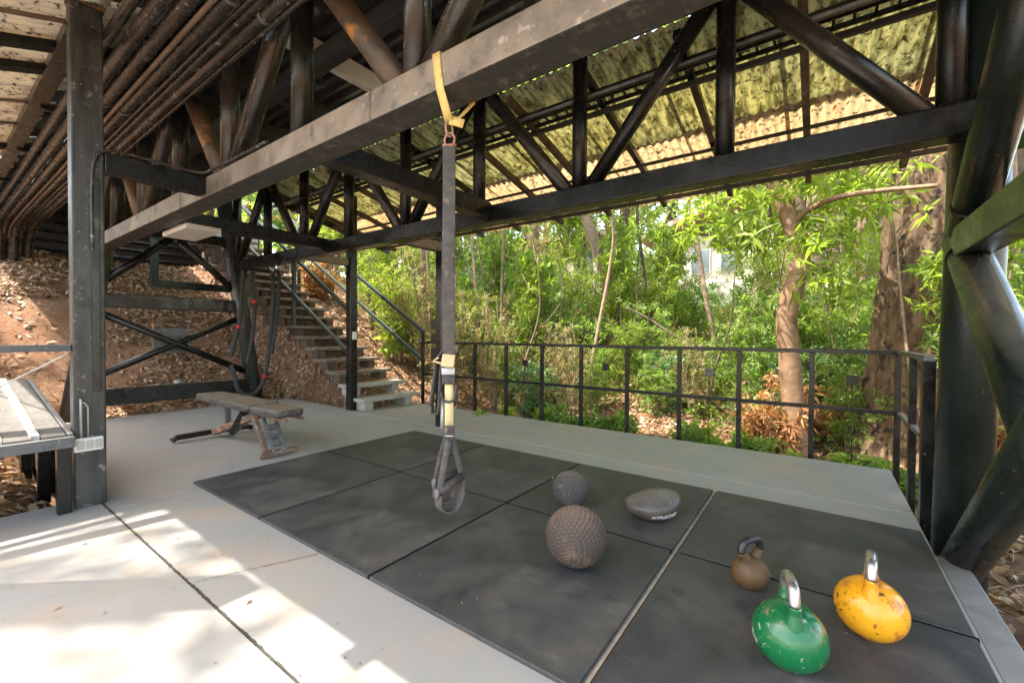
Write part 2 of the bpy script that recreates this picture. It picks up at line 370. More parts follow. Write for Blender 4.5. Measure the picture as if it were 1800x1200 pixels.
sp = MB(); sp.box(3.005, 3.017, -.35, 2.03, .001, .012); o = sp.build('wood_strip', pm('pale_wood_strip', (.34, .28, .21), (.24, .19, .14), 14, .8, .4, 50), bevel=.002)
tag(o, 'thin pale wooden strip in the wide gap between the mats', 'wood strip')

# ------------------------------------------------------------ trusses
NX = [4.06, 3.08, 2.10, 1.13, .165, -.80, -1.76, -2.72, -3.68]     # node i even = bottom
def truss(label, Y, z0, hgt, wid, x0, x1, zt, mats, r, grp, ext=()):
    t = thing('steel_truss', label, 'truss', (0, Y, z0))
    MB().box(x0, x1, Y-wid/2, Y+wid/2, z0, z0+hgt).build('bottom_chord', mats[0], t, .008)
    MB().box(x0-1, x1+.6, Y-.07, Y+.07, zt-.06, zt+.08).build('top_chord', mats[1], t, .008)
    nodes = [(5.02, 1)] + [(x, i % 2) for i, x in enumerate(NX)]
    for i, (x, top) in enumerate(nodes):
        if x < x0-.5 or x > x1+.3: continue
        MB().tube([(x, Y, z0+hgt-.01), (x, Y, zt-.05)], r, 20).build('web_member', mats[2 + (i % 2)], t)
    for i in range(len(nodes)-1):
        xa, ta = nodes[i]; xb, tb = nodes[i+1]
        if min(xa, xb) < x0-.6 or max(xa, xb) > x1+1.2: continue
        xt, xbm = (xa, xb) if ta else (xb, xa); s_ = 1 if xt > xbm else -1
        p0 = (xbm+s_*.09, Y, z0+hgt-.012); p1 = (xt-s_*.07, Y, zt-.04)
        down_right = xbm > xt
        mt = mats[4] if down_right else mats[5]
        MB().tube([p0, p1], r, 20).build('web_member', mt, t)
    return t
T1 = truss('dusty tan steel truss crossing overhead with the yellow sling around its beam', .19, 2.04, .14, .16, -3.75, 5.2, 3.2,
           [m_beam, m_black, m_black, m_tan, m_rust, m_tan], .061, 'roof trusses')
T2 = truss('black steel truss beyond the mats, running into the right column', 1.77, 2.0, .145, .14, -3.68, 4.165, 3.2,
           [m_black, m_black, m_black, m_black, m_tan, m_black], .055, 'roof trusses')
MB().box(-.355, -.352, .105, .27, 2.035, 2.185)
# weld seams on the main beam
sm_ = MB()
for x in (1.87, -.55): sm_.box(x-.002, x+.002, .107, .273, 2.037, 2.183)
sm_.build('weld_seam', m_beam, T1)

def tie(label, x, y0, y1, z0, z1, mt, wid=.11):
    o = MB().box(x-wid/2, x+wid/2, y0, y1, z0, z1).build('tie_beam', mt, None, .006)
    return tag(o, label, 'beam', 'short tie beams between the trusses')
tie('black tie beam between both trusses behind the hanging strap', 1.26, .272, 1.698, 2.035, 2.16, m_black, .13)
tie('black tie beam between both trusses beyond the white light box', -1.15, .272, 1.698, 2.035, 2.16, m_black, .13)
tie('short tie beam from the left post to the dusty truss, carrying a cable', -.085, -.428, .108, 2.055, 2.175, m_black, .11)
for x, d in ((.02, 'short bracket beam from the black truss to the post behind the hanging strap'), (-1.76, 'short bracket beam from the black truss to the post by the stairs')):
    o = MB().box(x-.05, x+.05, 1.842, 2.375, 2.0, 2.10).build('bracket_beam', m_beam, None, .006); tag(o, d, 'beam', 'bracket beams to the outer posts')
# posts
def post(name, label, x0, x1, y0, y1, z0, z1, mt, grp=None):
    t = thing(name, label, 'post', ((x0+x1)/2, (y0+y1)/2, z0), grp)
    MB().box(x0, x1, y0, y1, z0, z1).build('shaft', mt, t, .008)
    return t
m_postg = pm('scuffed_grey_paint', (.018, .020, .018), (.055, .055, .050), 4, .38, .4, 60, spots=[((.22, .20, .16), 30, .61, .12), ((.012, .014, .013), 7, .58, .15)], stretch=(6, 6, .7))
lp = post('steel_post', 'weathered square steel post at the left with a white switch box', -.135, -.035, -.575, -.43, 0, 3.02, m_postg, 'steel posts')
MB().box(-.145, -.025, -.585, -.42, 3.021, 3.045).build('cap_plate', m_rust, lp, .003)
lpw = MB().box(-.033, .002, -.580, -.450, .345, .425).build('switch_box', m_white, lp, .006)
for k in range(3): MB().box(.0025, .008, -.568+k*.039, -.538+k*.039, .360, .410).build('switch', m_galv, lpw, .002)
MB().tube([(-.022, -.545, .42), (-.022, -.545, .62), (-.022, -.545, .66)], .007, 8).build('conduit', m_galv, lp)
MB().tube([(-.022, -.515, .42), (-.022, -.515, .61), (-.022, -.53, .635), (-.022, -.545, .64)], .005, 8).build('conduit', m_galv, lp)
MB().box(-.0335, -.022, -.49, -.455, .70, 2.0).build('cable_cover', m_green, lp, .003)
pt = bez([(-.02, -.49, 1.55), (-.02, -.49, 1.95), (-.02, -.47, 2.12), (-.02, -.40, 2.185), (-.02, -.2, 2.19), (-.01, .0, 2.185), (.02, .08, 2.19), (.12, .10, 2.20), (.4, .10, 2.195), (.9, .10, 2.19)], 6)
o = MB().tube(pt, .010, 8).build('cable', m_pipe); tag(o, 'thin cable curving off the left post onto the dusty beam', 'cable')
pb = post('steel_post', 'black steel post standing beside the bottom stair treads', -1.79, -1.68, 2.375, 2.485, 0, 2.99, m_black, 'steel posts')
b_ = MB().box(-1.678, -1.655, 2.40, 2.46, .98, 1.09).build('junction_box', m_white, pb, .004)
pc = post('steel_post', 'dark steel post partly hidden behind the hanging strap', -.03, .07, 2.375, 2.475, 0, 2.99, m_black, 'steel posts')
for z in (.78, .95, 1.12): MB().box(-.12, -.032, 2.39, 2.46, z, z+.12).build('socket_box', m_black, pc, .005)

# ------------------------------------------------------------ battered braced frames
def frame(label, X, sgn, mt, mtl, inv=False, jy=1.02):
    t = thing('braced_frame', label, 'frame', (X, jy, 0))
    yl, yr = -.10, 2.14
    bat = .165
    for s_ in (-1, 1):
        yb = yl if s_ < 0 else yr
        MB().tube([(X, yb, -.5), (X, yb-s_*bat*3.2, 3.2)], .108, 28).build('leg', mtl, t)
    def leg(y_side, z): return (yl+bat*z) if y_side < 0 else (yr-bat*z)
    MB().box(X-.07, X+.07, leg(-1, .2), leg(1, .2), .13, .34).build('bottom_beam', mt, t, .008)
    MB().box(X-.06, X+.06, leg(-1, 1.47), leg(1, 1.47), 1.38, 1.56).build('cross_beam', mt, t, .008)
    MB().tube([(X, leg(-1, .45), .40), (X, leg(1, 1.4), 1.33)], .045, 18).build('brace', mt, t)
    MB().tube([(X, leg(1, .4), .38), (X, leg(-1, 1.4), 1.36)], .0455, 18).build('brace', mt, t)
    MB().box(X-.125, X-.105, jy-.22, jy+.20, .78, 1.12).build('gusset_plate', m_greyst, t, .003)
    for s_ in (-1, 1):
        MB().tube([(X, leg(s_, 1.66), 1.62), (X, jy-.05*s_*-1, 2.36)], .048, 18).build('brace', mt, t)
    MB().box(X-.06, X+.06, leg(-1, 2.4), leg(1, 2.4), 2.36, 2.50).build('cross_beam', mt, t, .008)
    return t
FB = frame('black braced frame with crossed tubes standing against the leaf bank', -3.80, 1, m_black, m_postg)

# right frame: leaning column and its braces
FR = thing('braced_frame', 'large green black column with thick tube braces at the right edge', 'frame', (4.17, 1.96, 0))
MB().tube([(4.19, 2.18, -.6), (4.19, 1.79, 3.3)], .111, 40).build('leg', m_green, FR)
def seg(p0, p1, r, mt, name='brace', parent=FR, n=26): return MB().tube([p0, p1], r, n).build(name, mt, parent)
seg((4.15, 2.06, -.225), (4.15, .60, 1.026), .080, m_green)
seg((4.15, 1.985, 1.546), (4.15, .60, .463), .078, m_green)
seg((4.15, 1.90, 1.578), (4.15, .75, 2.609), .078, m_green)
seg((4.33, 2.0, 1.735), (4.33, .2, 1.75), .045, m_green, 'tube_rail')
MB().box(4.085, 4.215, -.3, 1.93, 1.447, 1.592).build('cross_beam', m_green, FR, .008)
MB().tube([(4.19, 1.963, 1.57), (4.19, 1.961, 1.585)], .1145, 40).build('weld_collar', m_green, FR)
for p, q, r_ in (((4.15, 1.875, 1.46), (4.15, 1.862, 1.45), .083), ((4.15, 1.80, 1.668), (4.15, 1.79, 1.677), .083), ((4.15, 1.93, -.114), (4.15, 1.92, -.105), .085)): MB().tube([p, q], r_, 26).build('weld_bead', m_green, FR)

# ------------------------------------------------------------ pipes under the floor
pb_ = thing('conduit_bundle', 'bundle of long dusty conduits running diagonally at the upper left', 'pipes', (-2, -.15, 2.85))
for (y, z, r, mt) in ((-.40, 2.90, .030, m_pipe), (-.325, 2.86, .038, m_pipe), (-.235, 2.87, .045, m_pipe), (-.185, 2.815, .014, m_pipeb), (-.125, 2.85, .042, m_pipe), (-.065, 2.83, .014, m_pipe), (-.01, 2.86, .030, m_pipe), (.045, 2.84, .034, m_pipe), (.095, 2.83, .016, m_pipe), (-.28, 2.94, .03, m_pipe), (-.16, 2.95, .035, m_pipe)):
    k = R_.uniform(-.15, .15)
    P = bez([(2.6, y, z), (0, y, z+.004), (-3, y, z-.004), (-6.6+k, y, z), (-7.4+k, y, z-.12), (-7.7+k, y, z-.5), (-7.8+k, y, z-1.2)], 5)
    MB().tube(P, r, 14).build('pipe', mt, pb_)
for x in (1.0, -.35, -1.7, -3.1, -4.6, -6.0):
    MB().box(x-.02, x+.02, -.50, .12, 2.905, 2.935).box(x-.006, x+.006, -.46, -.448, 2.9, 3.45).build('hanger', m_galv if x > .5 else m_black, pb_, .002)
for x in (1.0, -1.0, -2.4, -3.8, -5.3):
    for (y, z, r) in ((-.325, 2.86, .038), (-.235, 2.87, .045), (-.125, 2.85, .042), (.045, 2.84, .034)):
        MB().tube([(x-.012, y, z), (x+.012, y, z)], r+.005, 14).build('pipe_clamp', m_greyst, pb_)
def longpipe(label, y, z, r, x0, x1, mt=m_black):
    o = MB().tube([(x0, y, z), (x1, y, z)], r, 14).build('pipe', mt); return tag(o, label, 'pipe')
longpipe('black service pipe running under the upper edge of the translucent roof', 2.0, 2.945, .030, -3, 5.5)
longpipe('thin black pipe below the thicker one under the translucent roof edge', 1.93, 2.90, .012, -3, 5.5, m_greyst)
ct = thing('cable_tray', 'black ladder cable tray running along the top of the translucent roof', 'cable tray', (1, 2.12, 2.95))
tr = MB(); tr.box(-3, 5.5, 2.055, 2.07, 2.93, 2.96); tr.box(-3, 5.5, 2.17, 2.185, 2.93, 2.96); tr.build('side_rail', m_black, ct)
for i in range(85): MB().box(-3+i*.1, -3+i*.1+.015, 2.07, 2.17, 2.935, 2.945).build('rung', m_black, ct)

# ------------------------------------------------------------ corrugated roofs
def sheet(name, x0, x1, y0, z0, y1, z1, mt, parent, pitch=.076, amp=.010, edge=0, ny=8, seed=0, rag=0):
    """corrugated sheet, ridges along y; real thickness"""
    r = random.Random(seed); n = int((x1-x0)/pitch*8); ph = r.uniform(0, 6)
    m = MB(); d = Vector((0, y1-y0, z1-z0)); L = d.length; d.normalize(); nn = Vector((0, -d.z, d.y))
    offs = [r.uniform(-rag, rag) for _ in range(n//16+2)]
    for layer in (0, 1):
        for i in range(n+1):
            x = x0+(x1-x0)*i/n; h = amp*math.cos(2*math.pi*(x-x0)/pitch+ph)
            Le = L + (offs[i//16] if rag else 0)
            for j in range(ny+1):
                s = Le*j/ny; m.v.append((x, y0+d.y*s + nn.y*(h+layer*.002), z0+d.z*s + nn.z*(h+layer*.002)))
    W = ny+1; B = (n+1)*W
    for i in range(n):
        for j in range(ny):
            a = i*W+j; m.f.append((a, a+1, a+W+1, a+W)); m.sm.append(True)
            a += B; m.f.append((a, a+W, a+W+1, a+1)); m.sm.append(True)
        a = i*W; m.f.append((a, a+W, a+W+B, a+B)); m.sm.append(False)
        a = i*W+ny; m.f.append((a, a+B, a+W+B, a+W)); m.sm.append(False)
    return m.build(name, mt, parent)
def sheetmat(name, c1, c2, stain, trans, tint, th=.46):
    m, t, b, o = newmat(name)
    c = mixc(t, ramp(t, nz(t, .8, 5, .65), [(.35, 0), (.65, 1)]), c1, c2)
    c = mixc(t, ramp(t, nz(t, 6, 6, .8, stretch=(3, .7, 1)), [(th, 0), (th+.14, .9)]), c, stain)
    c = mixc(t, ramp(t, nz(t, 24, 5, .75), [(.54, 0), (.62, .9)]), c, (.035, .026, .015))
    c = mixc(t, ramp(t, nz(t, 7, 3, .6), [(.70, 0), (.76, .9)]), c, (.30, .10, .03))
    t.links.new(c, b.inputs['Base Color']); b.inputs['Roughness'].default_value = .4
    if trans:
        tr = t.nodes.new('ShaderNodeBsdfTranslucent'); ms = t.nodes.new('ShaderNodeMixShader'); ms.inputs[0].default_value = trans
        gm = t.nodes.new('ShaderNodeMix'); gm.data_type = 'RGBA'; gm.blend_type = 'MULTIPLY'; gm.inputs[0].default_value = 1
        t.links.new(c, gm.inputs[6]); gm.inputs[7].default_value = (*tint, 1); t.links.new(gm.outputs[2], tr.inputs[0])
        t.links.new(b.outputs[0], ms.inputs[1]); t.links.new(tr.outputs[0], ms.inputs[2]); t.links.new(ms.outputs[0], o.inputs[0])
    return m
m_shg = sheetmat('mossy_translucent_sheet', (.46, .46, .37), (.54, .51, .34), (.16, .145, .07), .6, (1.05, 1.05, .85))
m_shc = sheetmat('cream_translucent_sheet', (.64, .59, .49), (.62, .54, .41), (.28, .20, .11), .65, (1.1, 1.02, .9), .55)
m_shl = sheetmat('cream_roof_sheet', (.72, .68, .60), (.62, .58, .51), (.32, .25, .18), .2, (1.1, 1.0, .85), .56)
m_deck = pm('dark_deck_sheet', (.018, .017, .017), (.04, .038, .036), 3, .4, .1, 40, spots=[((.2, .19, .18), 6, .62, .12)])
m_joist = pm('dark_joist', (.015, .014, .013), (.035, .03, .026), 4, .6)
def rz(y): return 3.46-.21*y
RR = thing('corrugated_roof', 'translucent mossy corrugated roof sloping down beyond the black truss', 'roof', (1, 3, 2.8))
k = 0; x = -2.85
while x < 5.6:
    w_ = .80
    sheet('roof_sheet', x, x+w_, 1.80, rz(1.80)+.028, 2.95, rz(2.95)+.028, m_shg, RR, seed=k)
    sheet('roof_sheet', x+.006, x+w_+.006, 2.88+.04*math.sin(k*2.3), rz(2.88)+.004, 3.40, rz(3.40)+.004, m_shc, RR, seed=k+50)
    sheet('roof_sheet', x-.008, x+w_-.008, 3.32, rz(3.32)-.018, 3.97, rz(3.97)-.018, m_shg if k % 3 else m_shc, RR, seed=k+90)
    x += .77; k += 1
x = 5.50
while x > -2.9:
    MB().beam((x, 1.80, rz(1.80)-.045), (x, 3.95, rz(3.95)-.065), .05, .06).build('rafter', m_barkd if int(x*10) % 3 else m_black, RR, .003)
    x -= .68
for y, hgt in ((2.19, .035), (3.02, .022), (3.72, .04)):
    MB().box(-2.88, 5.6, y-.018, y+.018, rz(y)-.125, rz(y)-.125+hgt).build('purlin', m_joist, RR, .002)
MB().box(-2.9, -2.86, 1.8, 3.98, 2.6, 2.61)
MB().beam((-2.88, 1.8, rz(1.8)-.04), (-2.88, 3.98, rz(3.98)-.04), .03, .13).build('barge_board', m_black, RR, .003)
# left roof: rises towards +y
def lz(y): return 3.21+.33*y
RL = thing('corrugated_roof', 'weathered cream corrugated roof at the upper left, lit from below', 'roof', (-2, -.8, 2.95))
x = -4.7; k = 0
while x < 5.4:
    ye = -.30 + (.12*math.sin(k*1.7)) + (-.12 if x < -2 else 0)
    y0_ = -1.41 if x < -.9 else -1.27
    sheet('roof_sheet', x, x+.80, y0_, lz(y0_)+(.012 if k % 2 else 0), ye, lz(ye)+(.012 if k % 2 else 0), m_shl, RL, seed=k+200, rag=.05, amp=.012)
    x += .775; k += 1
for x, yo in ((-3.25, -1.3), (-1.04, -2.5), (-.62, -2.2), (1.2, -1.3), (3.4, -1.3), (5.2, -1.3)): MB().beam((x, yo, lz(yo)-.06), (x, .1, lz(.1)-.06), .10, .05).build('rafter', m_black, RL, .004)
for x in (-4.2, -2.55, -1.9, -.72, -.30): MB().beam((x, -1.25, lz(-1.25)-.024), (x, -.38, lz(-.38)-.024), .03, .02).build('batten', m_pipeb, RL, .002)
MB().box(-6.6, 5.4, -.50, -.42, 3.046, 3.07)
MB().box(-8, -.19, -.56, -.46, 2.93, 3.0).build('eave_beam', m_black, RL, .004)
# building floor overhead: ribbed deck and joists
DK = thing('floor_deck', 'dark ribbed steel floor deck and joists of the building overhead', 'floor deck', (0, .8, 3.6))
dm = MB(); y = -.62; z = 3.62; prof = []
while y < 1.85:
    prof += [(y, z), (y+.035, z), (y+.055, z+.045), (y+.12, z+.045), (y+.14, z)]; y += .14
for layer in (0, .004):
    pr_ = [(a, b+layer) for a, b in prof]
    for i in range(len(pr_)-1):
        (a, b), (c, d) = pr_[i], pr_[i+1]; 
        if abs(a-c) < 1e-6 and abs(b-d) < 1e-6: continue
        dm.quad((-9, a, b), (6, a, b), (6, c, d), (-9, c, d))
dm.build('ribbed_sheet', m_deck, DK)
x = -8.6; k = 0
while x < 6:
    MB().box(x-.04, x+.04, -.6, 1.90, 3.44, 3.615).build('joist', m_joist if k != 9 else m_white, DK, .004); x += .95; k += 1
for y in (.9, -.45): MB().box(-9, 6, y-.05, y+.05, 3.28, 3.438).build('bearer', m_joist, DK, .004)
MB().box(-1.6, 2.2, .98, 1.02, 3.36, 3.40).build('slotted_rail', m_greyst, DK)
o = MB().box(-9, 6.2, -.70, 1.95, 3.70, 3.9).build('building_floor', m_joist); tag(o, 'dark underside of the building floor above the steel deck', 'floor')
o = MB().beam((2.25, .55, 3.22), (2.35, 1.75, 3.22), .09, .12).build('cream_beam', m_white); tag(o, 'pale cream beam seen high between the web tubes at the top', 'beam')
# far left: louvred building base
WB = thing('building_base', 'dark slatted building base at the top of the leaf bank', 'building', (-8.6, 0, 2.2))
MB().box(-9.0, -8.75, -6, 3.0, 1.9, 3.7).build('wall', m_joist, WB)
for i in range(7): MB().box(-8.74, -8.55, -6, 3.0, 2.3+i*.18, 2.34+i*.18).build('slat', m_black, WB, .003)
for i in range(3): MB().box(-8.54, -8.5, -2.6+i*.8, -2.1+i*.8, 2.75-i*.12, 2.79-i*.12).box(-8.54, -8.5, -2.6+i*.8, -2.56+i*.8, 2.79-i*.12, 3.02-i*.12).build('bracket', m_galv, WB, .002)
o = thing('window_frame', 'dark green open window frame low on the bank behind the braced frame', 'window frame', (-6.2, 1.9, 2.0))
MB().box(-6.23, -6.17, 1.35, 2.75, 1.88, 2.02).box(-6.23, -6.17, 1.35, 1.47, 2.02, 2.75).box(-6.23, -6.17, 2.63, 2.75, 2.02, 2.75).box(-6.23, -6.17, 1.35, 2.75, 2.75, 2.86).build('frame', m_green, o, .005)
o = thing('louvre_panel', 'grey louvred panel behind the truss tubes near the stair top', 'louvre', (-7.2, 3.0, 3.0))
for i in range(7): MB().obox((-7.2, 3.1, 2.55+i*.13), (.02, 0, .02), (0, .5, 0), (0, 0, .035)).build('slat', m_galv, o)
MB().box(-7.26, -7.22, 2.55, 3.65, 2.4, 3.5).build('backing', m_joist, o)

# ------------------------------------------------------------ stairs
m_tread = pm('weathered_tread', (.10, .082, .062), (.17, .14, .105), 6, .75, .5, 40, spots=[((.3, .24, .17), 30, .62, .1)], top=(.20, .165, .12))
m_treadl = pm('pale_concrete_tread', (.24, .24, .21), (.34, .33, .29), 6, .8, .4, 50, spots=[((.42, .33, .2), 14, .56, .12)])
ST = thing('staircase', 'dark open staircase climbing the leaf bank, its two lowest steps pale', 'stairs', (-1.6, 2.95, 0))
for k in range(17):
    X = -1.60-.30*k; z = .165+.170*k
    mt = m_treadl if k < 2 else m_tread
    MB().box(X-.15, X+.15, 2.42, 3.44-.03*min(k, 2), z-.045, z).build('tread', mt, ST, .005)
    mb = m_treadl if k < 2 else m_barkd
    MB().box(X-.13, X+.11, 2.47, 2.61, z-.165, z-.046).build('riser_block', mb, ST, .005)
    MB().box(X-.13, X+.11, 3.18, 3.30, z-.165, z-.046).build('riser_block', mb, ST, .005)
    if k > 3: MB().box(X-.14, X-.12, 2.60, 3.18, z-.165, z-.046).build('riser_board', m_barkd, ST, .003)
    if k > 6: MB().box(X-.1, X+.15, 2.18, 2.42, z-.165, z-.02).build('side_block', m_barkd, ST, .005)
def rail(label, Y, X0, X1, zt, zb, s, posts, mt):
    t = thing('handrail', label, 'handrail', (X0, Y, 0))
    MB().beam((X0, Y, zt), (X1, Y, zt+s*(X0-X1)), .05, .05).build('top_rail', mt, t, .004)
    MB().beam((X0, Y, zb), (X1, Y, zb+s*(X0-X1)), .045, .045).build('mid_rail', mt, t, .004)
    for x, z0 in posts: MB().box(x-.03, x+.03, Y-.026, Y+.026, z0, zt+s*(X0-x)-.026).build('baluster', mt, t, .004)
    return t
m_rail = pm('dark_teal_rail', (.010, .022, .024), (.025, .04, .04), 5, .35, .1, 40, spots=[((.2, .2, .18), 60, .70, .05)], top=(.10, .12, .12))
rail('dark handrail on the far side of the stairs, starting at the deck corner', 3.52, -1.46, -6.3, 1.10, .64, .583, [(-5.2, 1.9)], m_rail)
rail('dark handrail on the near side of the stairs beside the post', 2.47, -1.80, -6.3, 1.36, .75, .60, [(-3.37, 1.05), (-5.6, 2.3)], m_rail)

# ------------------------------------------------------------ deck railing
RG = thing('deck_railing', 'black steel railing along the far edge and corner of the deck', 'railing', (1.3, 3.47, 0))
px_ = [-1.46, -.95, -.393, .157, .72, 1.267, 1.833, 2.392, 2.944, 3.517, 4.085]
MB().box(-1.485, 4.115, 3.475, 3.525, .915, .95).build('top_rail', m_black, RG, .004)
for a, b in zip(px_[:-1], px_[1:]): MB().box(a+.021, b-.021, 3.482, 3.518, .425, .460).build('mid_rail', m_black, RG, .003)
for i, x in enumerate(px_): MB().box(x-.02, x+.02, 3.48, 3.52, -.35, 1.075 if i == 0 else .914).build('baluster', m_black, RG, .003)
MB().box(4.075, 4.125, 2.40, 3.474, .915, .95).build('top_rail', m_greyst, RG, .004)
MB().box(4.082, 4.118, 2.45, 3.47, .425, .455).build('mid_rail', m_greyst, RG, .003)
MB().box(4.07, 4.13, 2.38, 2.45, -.4, .914).build('baluster', m_black, RG, .003)
MB().box(4.08, 4.12, 2.90, 2.96, -.4, .914).build('baluster', m_black, RG, .003)
for i, (x, d) in enumerate(((.06, 'first'), (1.32, 'second'), (2.56, 'third'), (3.83, 'fourth'))):
    t = thing('hanging_plate', 'small dark square plate on thin wires behind the railing, %s from the stairs' % d, 'plate', (x, 4.1, .645), 'square plates on wires beyond the railing')
    MB().box(x-.045, x+.045, 4.094, 4.106, .60, .69).build('plate', m_greyst if i == 2 else m_black, t, .002)
    MB().tube([(x-.045, 4.1, .69), (x-.6, 3.53, .93)], .002, 5).tube([(x+.045, 4.1, .69), (x+.6, 3.53, .93)], .002, 5).build('wire', m_black, t)
    MB().tube([(x, 4.1, .60), (x, 4.1, -.45)], .004, 6).build('stake', m_black, t)

# ------------------------------------------------------------ light box, ash tray
t = thing('light_box', 'white box light fixed beneath the dusty truss above the leaf bank', 'light fixture', (-1.28, .4, 2.0))
MB().box(-1.62, -.99, .285, .56, 1.99, 2.034).build('housing', m_white, t, .006)
o = MB().lathe([(.0, 0), (.045, 0), (.05, .02), (.048, .045), (.038, .05), (.034, .03), (0, .028)], (-3.80, 1.04, .341), 20).build('ash_tray', m_galv); tag(o, 'small round grey metal tray on the bottom beam of the braced frame', 'tray')

# ------------------------------------------------------------ platform at the left
m_rub = pm('grey_grip_board', (.09, .083, .072), (.14, .128, .11), 6, .8, .6, 160, spots=[((.35, .31, .26), 40, .62, .1)])
m_wht = pm('worn_white_batten', (.46, .45, .44), (.58, .57, .54), 16, .7, .4, 30, spots=[((.25, .22, .19), 11, .58, .1)])
PL = thing('platform_bench', 'low grey slatted platform on dark legs at the left edge', 'platform', (-.6, -.95, .4))
x0, x1, y0, y1, zp = -1.55, .035, -1.75, -.60, .455
MB().box(x1-.035, x1+.01, y0, y1+.02, zp-.065, zp-.004).build('edge_frame', m_greyst, PL, .003)
MB().box(x0, x1-.036, y1-.005, y1+.02, zp-.06, zp+.002).build('side_frame', m_greyst, PL, .003)
for i in range(8):
    ya = y1-.008-(i+1)*.138; MB().box(x0, x1-.037, ya+.035, ya+.136, zp-.025, zp).build('grip_board', m_rub, PL, .003)
    b_ = MB(); xx = x0
    while xx < x1-.05:
        L = R_.uniform(.09, .16); b_.box(xx, min(xx+L-.006, x1-.04), ya-.004, ya+.032, zp-.02, zp+R_.uniform(.008, .016)); xx += L
    b_.build('batten', m_wht, PL, .002)
for x, y in ((x1-.06, y1-.02), (x1-.06, y0+.05), (-.7, y1-.02), (x0+.05, y1-.02)):
    MB().box(x-.03, x+.03, y-.03, y+.03, -.1, zp-.066).build('leg', m_black, PL, .004)
MB().box(-1.25, -1.235, -1.02, -.83, zp+.016, zp+.19).build('upright_plate', m_greyst, PL, .003)
for ch in PL.children:                                  # the deck of the platform rises towards the bank
    kind_ = ch.name.split('.')[0]
    for v in ch.data.vertices:
        xw = v.co.x - .6
        if kind_ in ('side_frame', 'grip_board', 'batten', 'upright_plate') or (kind_ == 'leg' and v.co.z > -.2): v.co.z += .145*max(0, x1-xw)
MB().box(-.11, -.06, -3.0, -.577, .945, .985).build('guard_rail', m_greyst, PL, .004)
MB().tube([(-.12, -.58, .93), (-1.1, -.80, .66)], .005, 8).build('stay_rod', m_galv, PL)

# ------------------------------------------------------------ adjustable bench
m_pad = pm('dusty_vinyl', (.17, .125, .085), (.235, .18, .125), 5, .6, .3, 120, spots=[((.06, .045, .035), 14, .63, .1), ((.4, .35, .28), 50, .66, .08)])
m_vin = pm('black_vinyl', (.035, .033, .03), (.07, .063, .055), 9, .5, .3, 100, spots=[((.25, .2, .15), 30, .6, .1)])
m_rsteel = pm('rusty_steel', (.10, .06, .04), (.17, .11, .08), 9, .65, .5, 50, spots=[((.34, .15, .06), 12, .54, .1), ((.35, .30, .25), 20, .62, .08), ((.03, .028, .026), 9, .6, .1)])
BN = thing('workout_bench', 'rusty adjustable workout bench with dusty brown padded seat and backrest', 'bench', (-.8, .66, 0))
def pad(name, x0, x1, w0, w1, z0, z1, rr=.05):
    pts = []
    for (cx, cy, a0) in ((x1-rr, w1-rr, 0), (x0+rr, w0-rr, 90), (x0+rr, -w0+rr, 180), (x1-rr, -w1+rr, 270)):
        for k in range(5):
            a = math.radians(a0+k*22.5); pts.append((cx+rr*math.cos(a), .68+cy+rr*math.sin(a)))
    m = MB(); n = len(pts)
    for zz, ins in ((z0, .012), (z0+.012, 0), (z1-.014, 0), (z1-.003, .008), (z1, .022)):
        cxx = sum(p[0] for p in pts)/n; cyy = .68
        for p in pts:
            dx, dy = p[0]-cxx, p[1]-cyy; l = math.hypot(dx, dy); m.v.append((p[0]-dx/l*ins, p[1]-dy/l*ins, zz))
    for r in range(4):
        for k in range(n):
            a = r*n+k; b = r*n+(k+1) % n; m.f.append((a, b, b+n, a+n)); m.sm.append(True)
    m.f.append(tuple(range(n))[::-1]); m.sm.append(False); m.f.append(tuple(4*n+k for k in range(n))); m.sm.append(False)
    o = m.build(name, m_vin, BN); o.data.materials.append(m_pad)
    for p in o.data.polygons:
        if p.normal.z > .75: p.material_index = 1
    return o
pad('backrest', -1.66, -.44, .125, .15, .375, .435)
pad('seat', -.42, .05, .14, .115, .372, .432)
MB().box(-1.40, -.30, .655, .705, .335, .372).build('rail', m_rsteel, BN, .004)
MB().box(-.42, .10, .60, .62, .345, .371).box(-.42, .10, .74, .76, .345, .371).build('seat_bracket', m_rsteel, BN, .003)
MB().tube([(-1.44, .30, .03), (-1.45, .34, .05), (-1.46, .66, .055), (-1.47, .98, .05), (-1.48, 1.02, .03)], .028, 12).build('rear_foot', m_black, BN)
MB().beam((-1.44, .66, .05), (-.52, .68, .33), .07, .06).build('main_strut', m_rsteel, BN, .005)
MB().beam((-1.20, .68, .12), (-1.20, .68, .36), .05, .05, (1, 0, 0)).build('upright', m_greyst, BN, .004)
MB().beam((-.98, .66, .12), (-.78, .68, .34), .055, .12, (1, 0, 1)).build('pivot_plate', m_black, BN, .004)
MB().beam((-.47, .61, .345), (-.235, .61, .04), .035, .045).build('front_leg', m_rsteel, BN, .004)
MB().beam((-.40, .75, .345), (-.20, .75, .04), .025, .025).beam((-.40, .655, .345), (-.20, .655, .04), .025, .025).build('front_leg', m_greyst, BN, .003)
for f_ in (.35, .6, .78): MB().obox((-.40+.2*f_-.0, .705, .345-.305*f_), (.012, 0, -.018), (0, .045, 0), (.004, 0, .012)).build('ladder_rung', m_greyst, BN, .003)
MB().tube(bez([(-.215, .56, .02), (-.215, .575, .055), (-.215, .70, .06), (-.215, .84, .055), (-.215, .86, .035), (-.215, .84, .014), (-.215, .70, .013), (-.215, .575, .013), (-.215, .56, .02)], 4), .012, 10).build('front_foot', m_rsteel, BN)
MB().box(-.232, -.20, .565, .665, .014, .06).build('foot_plate', m_rsteel, BN, .004)

